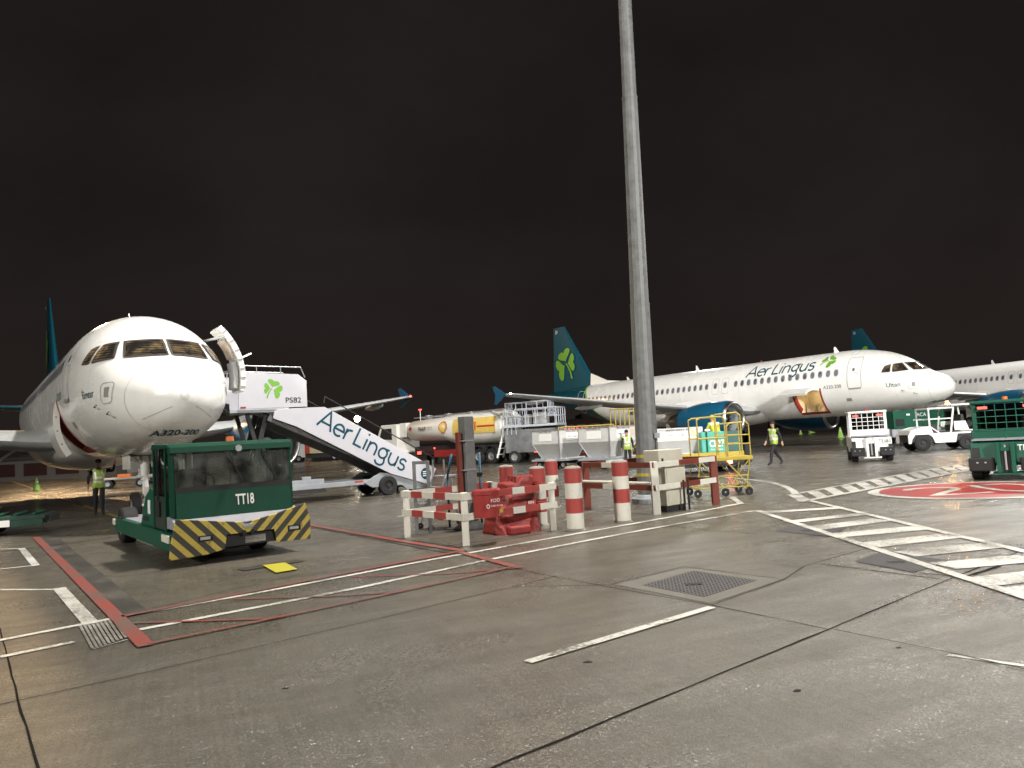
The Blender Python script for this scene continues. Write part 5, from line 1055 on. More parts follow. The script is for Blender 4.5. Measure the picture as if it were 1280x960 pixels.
# ------------------------------------------------------------------ baggage containers on dollies
def dolly(loc, rot, label, l=2.3, w=1.9):
    t = thing('container_dolly', label, 'dolly', loc, rot, 'low dollies for baggage containers')
    MB().box(-l/2, l/2, -w/2, w/2, .40, .50).build('deck', STEEL, t, bevel=.01); k = MB()
    for i in range(7): x = -l/2+.2+i*(l-.4)/6; k.cyl((x, -w/2+.1, .52), (x, w/2-.1, .52), .03, n=8)
    k.build('rollers', ALUM, t); MB().box(-l/2, l/2, -.08, .08, .25, .4).tube([(l/2, 0, .35), (l/2+.7, 0, .25)], .035).build('drawbar', DARK, t)
    for x in (-l*.33, l*.33):
        for y in (-w*.38, w*.38): wheel(t, x, y, .2, .12, 1 if y > 0 else -1, STEEL)
    return t
def uld(loc, rot, label, w=1.95, d=1.95, h=1.42, cut=.34):
    t = thing('baggage_container', label, 'baggage container', loc, rot, 'white baggage containers')
    a, b_ = w/2, d/2; a2, b2 = a-cut, b_-.30
    MB().loft([[(-a2, -b2, 0), (a2, -b2, 0), (a2, b2, 0), (-a2, b2, 0)], [(-a, -b_, h*.52), (a, -b_, h*.52), (a, b_, h*.52), (-a, b_, h*.52)], [(-a, -b_, h), (a, -b_, h), (a, b_, h), (-a, b_, h)]]).build('shell', CANV, t, bevel=.01)
    k = MB(); q = .045
    L0 = [(-a2, -b2, 0), (a2, -b2, 0), (a2, b2, 0), (-a2, b2, 0)]; L1 = [(-a, -b_, h*.52), (a, -b_, h*.52), (a, b_, h*.52), (-a, b_, h*.52)]; L2 = [(x, y, h) for x, y, z in L1]
    for L_ in (L0, L2):
        for i in range(4): k.beam(L_[i], L_[(i+1) % 4], q, q)
    for i in range(4): k.beam(L0[i], L1[i], q, q).beam(L1[i], L2[i], q, q)
    k.build('frame', ALUM, t)
    MB().box(-.45, .45, -b_-.012, -b_-.004, h*.62, h*.88).build('label_plate', PAPER, t); text('lettering', 'AKH 0251 EI', (0, -b_-.018, h*.94), (1, 0, 0), (0, 0, 1), .07, BLK, t, .9); text('lettering', 'Aer Lingus', (0, -b_-.018, h*.75), (1, 0, 0), (0, 0, 1), .10, TEXTB, t, .7)
    MB().box(-a-.012, -a-.004, -.45, .45, h*.62, h*.88).build('label_plate', PAPER, t); text('lettering', 'AKH 0251 EI', (-a-.018, 0, h*.94), (0, -1, 0), (0, 0, 1), .07, BLK, t, .9)
    MB().box(a*.55, a*.8, -b_-.012, -b_-.004, h*.7, h*.9).build('orange_tag', mat('pale_orange_tag', (.7, .5, .35), .5), t)
    return t
g1, g2 = G(701, 585), G(763, 585)
dolly((g1.x, g1.y, 0), -.72, 'low grey dolly under the container nearest the tanker'); dolly((g2.x, g2.y+.3, 0), -.72, 'low grey dolly under the container next to the mast')
uld((g1.x, g1.y, .54), .72, 'white baggage container nearest the tanker, undercut at its foot'); uld((g2.x, g2.y+.3, .54), .72, 'white baggage container standing left of the mast')
# ------------------------------------------------------------------ container loader, with a container and a worker on it
p = G(872, 592); t = thing('container_loader', 'yellow-edged container loader with a mint panel reading CL27', 'loader', (p.x, p.y, 0), .06)
s0 = p
MB().box(-1.3, 2.0, .0, 2.2, .30, .52).build('lower_frame', DARK, t, bevel=.02); MB().box(-1.25, 1.95, -.02, .06, .50, .74).build('yellow_edge', YEL, t, bevel=.01); MB().box(-1.3, 1.95, .06, 2.2, .52, .72).build('deck', STEEL, t)
q = MB().box(.50, 1.22, .10, .55, .74, 1.50).build('control_panel', MINT, t, bevel=.015); text('fleet_number', 'CL27', (.84, .095, 1.06), (1, 0, 0), (0, 0, 1), .26, PAPER, q, .56, off=.02); text('lettering', 'Aer Lingus', (.82, .095, .84), (1, 0, 0), (0, 0, 1), .08, PAPER, q, .46); MB().box(1.23, 1.78, .10, .5, .74, 1.50).build('engine_cover', mat('dark_teal_cover', (.02, .10, .09), .45, var=.3), t, bevel=.02)
MB().box(.30, .47, .2, .5, .74, 1.5).build('side_cover', MINT, t, bevel=.02); MB().ball((.55, .2, 1.56), .1, sc=(1.3, 1, .6)).build('white_lamp', mat('lamp_glass_white', (.8, .8, .8), .2), t, True)
MB().box(-1.3, 1.95, .02, 2.2, .22, .30).build('bumper', BLACK, t); MB().box(1.15, 1.32, -.04, 0, .30, .42).build('tail_lamp', lamp('bright_red_lamp', (1, .10, .06), 22), t); MB().box(1.8, 2.05, -.1, .3, .3, 1.0).build('rubber_fender', BLACK, t, bevel=.05)
for x in (-.8, 1.5):
    for y in (.35, 1.9): wheel(t, x, y, .26, .2, -1 if y < 1 else 1)
uld((p.x-.62, p.y+1.15, .74), .10, 'white baggage container loaded beside the mint CL27 panel', 1.9, 1.5, .95, .12)
# yellow wheeled access steps in front of it
p = G(902, 619); t = thing('access_steps', 'yellow tubular access steps on castors in front of the mint panel', 'access steps', (p.x, p.y, 0), .02); t.scale = (.93, 1, .97)
YT = mat('yellow_tube_paint', (.42, .34, .07), .5, var=.2, dirt=.2)
k = MB()
for y in (-.35, .45):
    k = MB(); k.tube([(-.62, y, .95), (-.62, y, 1.93), (-.52, y, 1.98), (.02, y, 1.98), (.10, y, 1.93), (.10, y, .95)], .02); k.cyl((-.62, y, 1.45), (.10, y, 1.45), .018, n=8)
    k.tube([(.14, y, .95), (.14, y, 1.72), (.22, y, 1.80), (.66, y, 1.82), (.73, y, 1.75), (.73, y, .95)], .02); k.cyl((.14, y, 1.28), (.73, y, 1.28), .018, n=8); k.cyl((.14, y, 1.5), (.73, y, 1.5), .018, n=8); k.cyl((.08, y, 1.2), (.16, y, 1.2), .018, n=8); k.build('hoop_rail', YT, t, True, auto=60)
k = MB(); k.tube([(.12, .45, .95), (.12, .45, 2.05), (.7, .45, 2.08), (.80, .45, 2.0), (.80, .45, .95)], .020); k.build('tall_hoop', YT, t, True, auto=60)
MB().box(-.66, .78, -.38, .5, .88, .97).build('platform', YEL, t, bevel=.01); k = MB()
for x0, x1 in ((-.6, -.75), (.7, .55), (-.6, .0), (.05, .72)):
    for y in (-.35, .45): k.cyl((x0, y, .9), (x1, y, .14), .018, n=8)
k.cyl((-.7, -.35, .22), (.68, -.35, .22), .018, n=8).cyl((-.7, .45, .22), (.68, .45, .22), .018, n=8).cyl((.0, -.35, .14), (.7, -.35, .9), .014, n=8).cyl((-.65, -.35, .5), (.62, -.35, .5), .018, n=8).cyl((-.7, -.35, .22), (-.7, .45, .22), .018, n=8).cyl((.66, -.35, .22), (.66, .45, .22), .018, n=8); k.build('leg_frame', YT, t)
for x in (-.72, .0, .62):
    for y in (-.35, .45):
        if x == 0 and y > 0: continue
        MB().lathe([(-.025, .03), (-.03, .09), (-.02, .10), (.02, .10), (.03, .09), (.025, .03)], ax='y', n=18, o=(x, y, .10)).build('castor', BLACK, t)
# two more yellow frames beyond the containers
def steps(px, py, label, w, h, rot):
    p = G(px, py); t = thing('yellow_steps', label, 'access steps', (p.x, p.y, 0), rot, 'yellow railed steps beyond the containers'); k = MB()
    for y in (-.5, .5):
        k.tube([(-w/2, y, .9), (-w/2, y, h), (w/2, y, h), (w/2, y, .9)], .035); k.cyl((-w/2, y, (h+.9)/2), (w/2, y, (h+.9)/2), .03, n=6)
        for i in range(1, 4): x = -w/2+i*w/4; k.cyl((x, y, .9), (x, y, h), .03, n=6)
    k.build('rails', YT, t); MB().box(-w/2, w/2, -.5, .5, .8, .9).build('deck', YEL, t)
    k = MB().beam((w/2, -.4, .85), (w/2+.9, -.4, .05), .04, .12).beam((w/2, .4, .85), (w/2+.9, .4, .05), .04, .12)
    for i in range(4): k.box(w/2+.1+i*.2, w/2+.3+i*.2, -.4, .4, .68-i*.18, .71-i*.18)
    k.build('stair', YEL, t); MB().cyl((-w*.4, 0, 0), (-w*.4, 0, .8), .05).cyl((w*.4, 0, 0), (w*.4, 0, .8), .05).build('leg', YT, t)
steps(735, 577, 'long yellow railed platform showing above the container nearest the tanker', 3.2, 2.15, .1); steps(781, 571, 'tall yellow railed steps left of the mast beneath the wing', 1.3, 3.2, .2)
# ------------------------------------------------------------------ baggage tractors
def tractor_rear(loc, rot, body, label, plate, w=1.56, cabback=.85, dark=False):
    t = thing('baggage_tractor', label, 'baggage tractor', loc, rot, 'small tractors seen from behind'); a = w/2
    MB().prism([(0, .42), (-.08, .92), (-2.6, .98), (-2.6, .35), (-.1, .35)], -a+.05, a-.05).build('body', body, t, bevel=.02)
    for s_ in (-1, 1):
        y0, y1 = sorted((s_*a, s_*.26)); MB().box(-.30, .06, y0, y1, .22, .55).build('bumper', BLACK, t, bevel=.03); MB().box(.061, .07, s_*.45-.02, s_*.45+.02, .42, .45).box(.061, .07, s_*.62-.02, s_*.62+.02, .42, .45).build('bolt', ALUM, t)
        MB().box(.0, .03, s_*.64-.07, s_*.64+.07, .56, .66 if s_ > 0 else .80).build('tail_lamp', BLK, t)
        wheel(t, -.42, s_*(a-.14), .28, .24, s_, DARK); wheel(t, -2.1, s_*(a-.14), .28, .24, s_, DARK)
    MB().box(-.05, .12, -.22, -.13, .18, .92).box(-.05, .12, .08, .17, .18, .92).box(-.03, .09, -.13, .08, .70, .80).build('hitch_frame', body, t, bevel=.01); MB().box(-.04, .06, -.12, .07, .2, .7).build('hitch_slot', BLACK, t); MB().cyl((.06, -.03, .25), (.06, -.03, .85), .025).build('hitch_pin', ALUM, t)
    MB().box(-.5, .1, -.32, .30, .14, .18).build('hitch_plate', body, t)
    text('fleet_number', plate, (.03, .44, .78), (0, 1, 0), (-.1, 0, 1), .14, BLK if not dark else LET, t, .42, off=.01)
    MB().tube([(-.15, -a+.12, .95), (-.15, -a+.12, 1.2), (-.15, a-.12, 1.2), (-.15, a-.12, .95)], .02).tube([(-.15, 0, .95), (-.15, 0, 1.2)], .015).build('deck_rail', WHITE if not dark else GREENL, t); MB().box(-.8, -.05, -a+.1, a-.1, .965, 1.0).build('load_deck', HOOD, t)
    cb_ = -cabback
    for s_ in (-1, 1):
        MB().prism([(cb_, .96), (cb_-.02, 1.88), (cb_-.12, 1.88), (cb_-.12, .96)], s_*(a-.12)-.05, s_*(a-.12)+.05).build('rear_pillar', body, t, bevel=.01); MB().prism([(cb_-1.15, .96), (cb_-1.0, 1.88), (cb_-1.08, 1.88), (cb_-1.25, .96)], s_*(a-.12)-.04, s_*(a-.12)+.04).build('front_pillar', body, t)
    MB().box(cb_-1.2, cb_+.05, -a+.05, a-.05, 1.88, 1.96).build('roof', body, t, bevel=.02); MB().box(cb_-.1, cb_, -a+.15, a-.15, .97, 1.22).build('rear_wall', body, t)
    k = MB()
    for i in range(1, 6): y = -a+.15+i*(w-.3)/6; k.cyl((cb_+.01, y, 1.22), (cb_+.01, y, 1.88), .012, n=6)
    for z in (1.22, 1.38, 1.54, 1.70): k.cyl((cb_+.01, -a+.15, z), (cb_+.01, a-.15, z), .012, n=6)
    k.build('window_grille', WHITE if not dark else GREENL, t); MB().box(cb_-.06, cb_-.05, -a+.17, a-.17, 1.22, 1.86).build('rear_window', GLASSD, t); MB().box(cb_-1.15, cb_-1.14, -a+.17, a-.17, 1.1, 1.86).build('windscreen', GLASSD, t)
    for s_ in (-1, 1): MB().box(cb_+.01, cb_+.04, s_*(a-.32)-.11, s_*(a-.32)+.11, 1.74, 1.81).build('stop_lamp', lamp('dim_red_lamp', (1, .12, .08), 1.6), t)
    MB().box(cb_-.8, cb_-.4, -.45, .45, .98, 1.15).box(cb_-.5, cb_-.38, -.45, .45, 1.15, 1.5).build('seat', STRAP, t, bevel=.03); MB().cyl((cb_-.3, 0, 1.96), (cb_-.3, 0, 2.04), .06, n=12).build('beacon', ORANGE if dark else mat('unlit_red_lamp', (.4, .02, .02), .3), t)
    return t
p = G(1092, 577); tractor_rear((p.x, p.y, 0), math.atan2(-p.y, -p.x)+.10, WHITE, 'white baggage tractor TE183 with a wire grille, under the nose of the whole airliner', 'TE183', 1.5)
p = G(1262, 600); tractor_rear((p.x, p.y, 0), math.atan2(-p.y, -p.x)-.06, GREENL, 'green baggage tractor with black bumpers cut off by the right edge of the picture', 'TE205', 1.62, 1.0, True)
# white tractor seen from the side with a lit amber beacon
pa, pb = G(1158, 563), G(1206, 561); md = (pa+pb)/2; dd_ = Vector((-1, .12, 0)).normalized()
t = thing('cab_tractor', 'white cab tractor seen side-on with a lit amber beacon', 'tow tractor', (md.x, md.y+.5, 0), math.atan2(dd_.y, dd_.x))
for y in (-.72, .72):
    MB().prism([(1.62, .35), (1.62, .72), (1.5, .95), (1.0, 1.10), (.62, 1.12), (.5, .80), (-1.5, .80), (-1.9, .40), (-1.85, .30), (-1.55, .72), (-.55, .72), (-.45, .34), (.45, .34), (.55, .62), (.7, .75), (1.3, .75), (1.45, .55), (1.5, .35)], y-.04, y+.04).build('side_panel', WHITE, t, bevel=.01)
MB().box(-1.7, 1.5, -.66, .66, .40, .85).build('chassis', DARK, t); MB().prism([(1.55, .75), (1.5, .97), (.6, 1.14), (.6, .75)], -.66, .66).build('hood', WHITE, t, bevel=.03); MB().box(-1.75, -.7, -.66, .66, .8, .88).build('rear_deck', WHITE, t)
for y in (-.70, .70):
    MB().beam((.62, y, 1.10), (.62, y, 1.92), .06, .06).beam((-.28, y, .8), (-.48, y, 1.95), .07, .07).beam((.62, y, 1.12), (.2, y, .78), .05, .05).beam((.62, y, 1.45), (-.35, y, 1.45), .05, .05).build('cab_frame', WHITE, t); MB().beam((-1.42, y, .85), (-1.28, y, 2.02), .07, .07).build('rear_pillar', WHITE, t)
    MB().add([(.6, y, 1.15), (.22, y, .85), (-.3, y, .85), (-.38, y, 1.42), (.6, y, 1.42)], [(0, 1, 2, 3, 4)]).add([(.6, y, 1.48), (-.38, y, 1.48), (-.46, y, 1.88), (.6, y, 1.88)], [(0, 1, 2, 3)]).add([(-.5, y, 1.3), (-1.3, y, 1.3), (-1.26, y, 1.95), (-.52, y, 1.95)], [(0, 1, 2, 3)]).build('side_window', GLASS, t, fix=False)
    MB().prism([(-.45, .88), (-.45, 1.3), (-.95, 1.3), (-1.1, .88)], y-.03, y+.03).build('door_panel', WHITE, t, bevel=.01)
    MB().box(1.05, 1.38, y-.046 if y < 0 else y+.041, y-.041 if y < 0 else y+.046, .84, 1.0).build('blue_sticker', mat('sticker_blue', (.02, .11, .30), .4), t)
MB().box(-.5, .66, -.72, .72, 1.90, 1.98).build('front_roof', WHITE, t, bevel=.02); MB().box(-1.36, -.40, -.72, .72, 2.02, 2.10).build('rear_roof', WHITE, t, bevel=.02)
MB().box(-1.0, -.5, -.4, .4, .88, 1.15).box(-1.05, -.9, -.4, .4, 1.15, 1.6).build('seat', STRAP, t, bevel=.03); MB().box(.2, .5, -.5, .5, .85, 1.2).build('dashboard', STRAP, t)
q = MB().cyl((-.55, 0, 2.10), (-.55, 0, 2.24), .075, .06, 14).build('amber_beacon', LAMB, t); li = bpy.data.lights.new('amber_beacon_lamp', 'POINT'); li.energy = 60; li.color = (1, .5, .1); li.shadow_soft_size = .06; lo_ = bpy.data.objects.new('amber_beacon_lamp', li); COL.objects.link(lo_); lo_.parent = t; lo_.location = (-.55, 0, 2.32)
for x in (.98, -.92):
    for y in (-.62, .62): wheel(t, x, y, .36 if x > 0 else .31, .24, 1 if y > 0 else -1, DARK)
# ground power unit behind it
p = G(1140, 556); t = thing('ground_power_unit', 'green ground power unit on a grey trailer behind the side-on white tractor', 'power unit', (p.x, p.y, 0), .04)
MB().box(-1.35, 1.6, -.75, .75, .95, 1.98).build('housing', GREENL, t, bevel=.03); MB().box(-1.5, 1.6, -.78, .78, .50, .94).build('trailer', STEEL, t, bevel=.02); MB().box(-1.25, -.75, -.762, -.755, 1.1, 1.5).build('vent', BLACK, t); text('lettering', 'ACA', (.25, -.765, 1.70), (1, 0, 0), (0, 0, 1), .2, PAPER, t, .55); text('lettering', 'Aer Lingus', (.15, -.765, 1.40), (1, 0, 0), (0, 0, 1), .14, PAPER, t, .8); MB().box(-.6, -.4, -.765, -.755, 1.68, 1.78).build('white_plate', PAPER, t)
for x in (-.9, 1.0):
    for y in (-.7, .7): wheel(t, x, y, .3, .2, 1 if y > 0 else -1)
MB().tube([(.2, -.9, .1), (.2, -.9, .95)], .03).box(.0, .4, -1.0, -.8, .04, .12).build('jack', DARK, t)
p = G(1168, 553); t = thing('belt_loader', 'white slanted belt loader between the power unit and the airliner nose', 'belt loader', (p.x+.5, p.y+3, 0), .5)
MB().beam((-2.4, 0, 2.7), (2.0, 0, .9), .7, .25).build('belt', CANV, t, bevel=.02); MB().box(-1.2, 1.4, -.6, .6, .4, .9).build('chassis', WHITE, t, bevel=.02); k = MB().beam((-2.4, -.4, 3.0), (1.8, -.4, 1.3), .05, .05).beam((-.6, 0, .8), (-1.4, 0, 2.1), .12, .12)
for i in range(5): x = -2.2+i*.9; z = 2.75-(x+2.4)*.41; k.beam((x, -.4, z), (x, -.4, z+.3), .04, .04)
k.build('belt_frame', ALUM, t)
for x in (-.8, 1.0):
    for y in (-.55, .55): wheel(t, x, y, .3, .2, 1 if y > 0 else -1)
# ------------------------------------------------------------------ low green dolly at the left edge, baggage dollies beyond the nose gear
p = G(25, 668); t = thing('flat_trailer', 'low dark green trailer cut off by the left edge of the picture', 'trailer', (p.x-.4, p.y+.3, 0), .35)
MB().box(-2.4, .85, -.6, .6, .36, .46).build('deck', mat('dark_green_deck', (.012, .05, .035), .5, var=.3, dirt=.3), t, bevel=.01); MB().box(-2.4, .8, -.6, -.54, .2, .36).box(-2.4, .8, .54, .6, .2, .36).build('side_member', mat('dark_green_deck', (.012, .05, .035), .5), t, bevel=.01); k = MB()
for i in range(8): k.cyl((-2.2+i*.4, -.55, .50), (-2.2+i*.4, .55, .50), .035, n=8)
k.build('rollers', GREENL, t); MB().box(-.12, .10, -.625, -.605, .22, .38).build('white_plate', PAPER, t); MB().box(.8, .95, -.5, .5, .25, .42).build('end_bumper', DARK, t)
for x in (-.45, -1.9):
    for y in (-.5, .5): wheel(t, x, y, .22, .16, 1 if y > 0 else -1)
def bdolly(px, py, rot, label):
    p = G(px, py); t = thing('baggage_dolly', label, 'baggage dolly', (p.x, p.y, 0), rot, 'flat baggage dollies beyond the nose wheel')
    MB().box(-1.4, 1.4, -.7, .7, .52, .62).build('deck', ALUM, t, bevel=.01); MB().tube([(1.4, -.6, .6), (1.75, 0, .45), (1.4, .6, .6)], .04).tube([(-1.4, -.65, .6), (-1.4, -.65, 1.0), (-1.4, .65, 1.0), (-1.4, .65, .6)], .03).build('draw_frame', ALUM, t)
    for x in (-.9, .9):
        for y in (-.6, .6): wheel(t, x, y, .26, .16, 1 if y > 0 else -1, STEEL)
    MB().box(-.4, .3, -.4, .4, .62, .82).build('chocks_box', ORANGE, t, bevel=.02)
bdolly(157, 609, .35, 'flat grey baggage dolly showing between the worker and the nose wheel'); bdolly(205, 603, .2, 'flat grey baggage dolly showing between the nose wheel and the green tug')
# ------------------------------------------------------------------ cones
def cone(px, py, h, label):
    p = G(px, py); t = thing('traffic_cone', label, 'cone', (p.x, p.y, 0), 0, 'fluorescent cones on the apron')
    MB().lathe([(.03, h*.27), (h*.35, h*.2), (h*.98, h*.05), (h, .001)], ax='z', n=20).build('cone_body', CON, t, True); MB().box(-h*.3, h*.3, -h*.3, h*.3, 0, .04).build('base', CON, t, bevel=.01); MB().lathe([(h*.5, h*.162), (h*.7, h*.118)], ax='z', n=20).build('white_collar', REFL, t, True)
cone(46, 613, .85, 'pale green cone standing alone behind the trailer at the left'); cone(1051, 547, .95, 'tall green cone just left of the white tractor TE183'); cone(1001, 543, .75, 'green cone left of a fallen one, under the far engine')
p = G(1009, 543); t = thing('fallen_cone', 'green cone lying on its side under the far engine', 'cone', (p.x+.3, p.y, .2), 0, 'fluorescent cones on the apron'); MB().lathe([(0, .22), (.75, .03), (.76, .001)], ax='x', n=16).build('cone_body', CON, t, True); MB().box(-.04, 0, -.25, .25, -.2, .28).build('base', CON, t)
# ------------------------------------------------------------------ distant buildings, lamps and fence lights
BRK = mat('distant_brick', (.10, .055, .045), .8, var=.35, scale=.4); DKB = mat('distant_dark_cladding', (.05, .045, .042), .7, var=.3, scale=.3)
def building(label, x0, x1, y, h, d, mt, win=(), roofs=(), litm=LWARM, cat='building', nm='terminal_building'):
    t = thing(nm, label, cat, ((x0+x1)/2, y, 0)); w = (x1-x0)/2
    MB().box(-w, w, 0, d, 0, h).build('wall', mt, t); MB().box(-w-.2, w+.2, -.3, d+.2, h, h+.35).build('roof', DKB, t)
    for (a, b_, z0, z1_, m_) in win: MB().box(a-(x0+x1)/2, b_-(x0+x1)/2, -.06, -.01, z0, z1_).build('window', m_, t)
    for (a, b_, z1_) in roofs: MB().box(a-(x0+x1)/2, b_-(x0+x1)/2, 2, d-2, h+.35, z1_).build('roof_plant', DKB, t)
GRYW = mat('dull_window', (.16, .15, .14), .4)
building('long low brick building on the horizon behind the striped tail', 12, 70, 240, 6.2, 30, BRK, [(16+i*4.2, 19+i*4.2, 2.4, 4.8, GRYW) for i in range(12)], [(22, 34, 8.2), (50, 58, 7.4)])
building('dark low building on the horizon left of the tanker cab', -62, -30, 210, 5.5, 25, DKB, [(-60+i*4, -57.5+i*4, 2.0, 3.6, GRYW if i % 3 else LWARM) for i in range(7)], [(-56, -48, 7.6)])
building('dark hangar on the horizon between the tractor and the picture edge', 95, 175, 250, 8, 30, DKB, [(98+i*6, 101+i*6, 2, 3.5, GRYW) for i in range(12)])
building('dark terminal with warm windows at the far left edge', -155, -78, 118, 5.2, 20, DKB, [(-150+i*4.4, -147.4+i*4.4, 1.2, 2.6, (LWARM if i % 4 == 1 else GRYW)) for i in range(16)], [(-120, -100, 7)])
building('long white cabin with dark windows beneath the near airliner', -64, -50, 97, 2.7, 3, mat('cabin_white', (.55, .54, .50), .5), [(-63+i*1.7, -62.2+i*1.7, .7, 1.9, BLACK) for i in range(8)], nm='site_cabin', cat='cabin')
building('row of pale parked freight trailers behind the cone at the left', -60, -45, 84, 2.3, 2.4, mat('trailer_grey', (.14, .13, .12), .5), [(-59+i*3.6, -56.4+i*3.6, .5, 1.9, mat('trailer_dark_red', (.04, .012, .010), .6)) for i in range(4)], nm='freight_trailer', cat='trailer')
p = G(392, 577); t = thing('box_truck', 'cream box truck with a red end showing under the stairs', 'truck', (p.x, p.y+3, 0), .12)
MB().box(-1.1, 3.2, -1.2, 1.2, 1.1, 2.9).build('box_body', mat('cream_truck_body', (.75, .62, .38), .45), t, bevel=.03); MB().box(-1.75, -1.1, -1.2, 1.2, 1.1, 2.7).build('end_panel', mat('red_truck_panel', (.55, .05, .02), .45), t, bevel=.03); MB().box(-3.4, -1.75, -1.1, 1.1, .6, 2.5).build('cab', WHITE, t, bevel=.1); MB().box(-3.2, 3.1, -.5, .5, .5, 1.0).build('chassis', DARK, t)
for x in (-2.6, 2.2):
    for y in (-1, 1): wheel(t, x, y, .45, .3, y)
# stubby red lamps on thin posts along the far taxiway
first = None
xs = [676, 684, 690, 697, 703, 708, 713, 718, 724, 730, 737, 752, 758, 764, 769, 774, 826, 834, 842]
for i, px in enumerate(xs):
    z = 2.45; q = Vector(((px-640)/F*125, 125+random.uniform(-1, 1), 0))
    if not first:
        first = thing('obstruction_light', 'small red lamp on a thin post on the far side of the apron', 'obstruction light', q, 0, 'red lamps along the far side of the apron'); MB().cyl((0, 0, 0), (0, 0, z), .05, n=6).build('post', DARK, first); MB().ball((0, 0, z+.12), .17).build('lamp', LRED2, first)
    else: dup(first, q)
def lamp_mast(x, y, h, label, em, r):
    t = thing('lamp_post', label, 'lamp post', (x, y, 0)); MB().cyl((0, 0, 0), (0, 0, h), .14, .09, 8).build('pole', DARK, t); MB().box(-.9, .9, -.2, .2, h, h+.25).build('bracket', DARK, t); MB().ball((0, -.35, h-.1), r).build('lamp_head', em, t)
q = AT(447, 523, 150); lamp_mast(q.x, q.y, q.z, 'tall lamp post with one bright lamp seen between the stairs and the tanker', LWHT, .6)
q = AT(60, 588, 170); t = thing('patrol_car', 'distant low vehicle with a blue lamp left of the worker', 'car', (q.x, q.y, 0)); MB().prism([(-2, .3), (-2, .85), (-1.2, .95), (-.8, 1.4), (.9, 1.4), (1.4, .95), (2.1, .8), (2.1, .3)], -.85, .85).build('body', WHITE, t, bevel=.05); MB().box(-.4, .4, -.3, .3, 1.4, 1.55).build('blue_lamp', LBLU, t)
for x in (-1.3, 1.3):
    for y in (-.8, .8): wheel(t, x, y, .32, .2, 1 if y > 0 else -1)
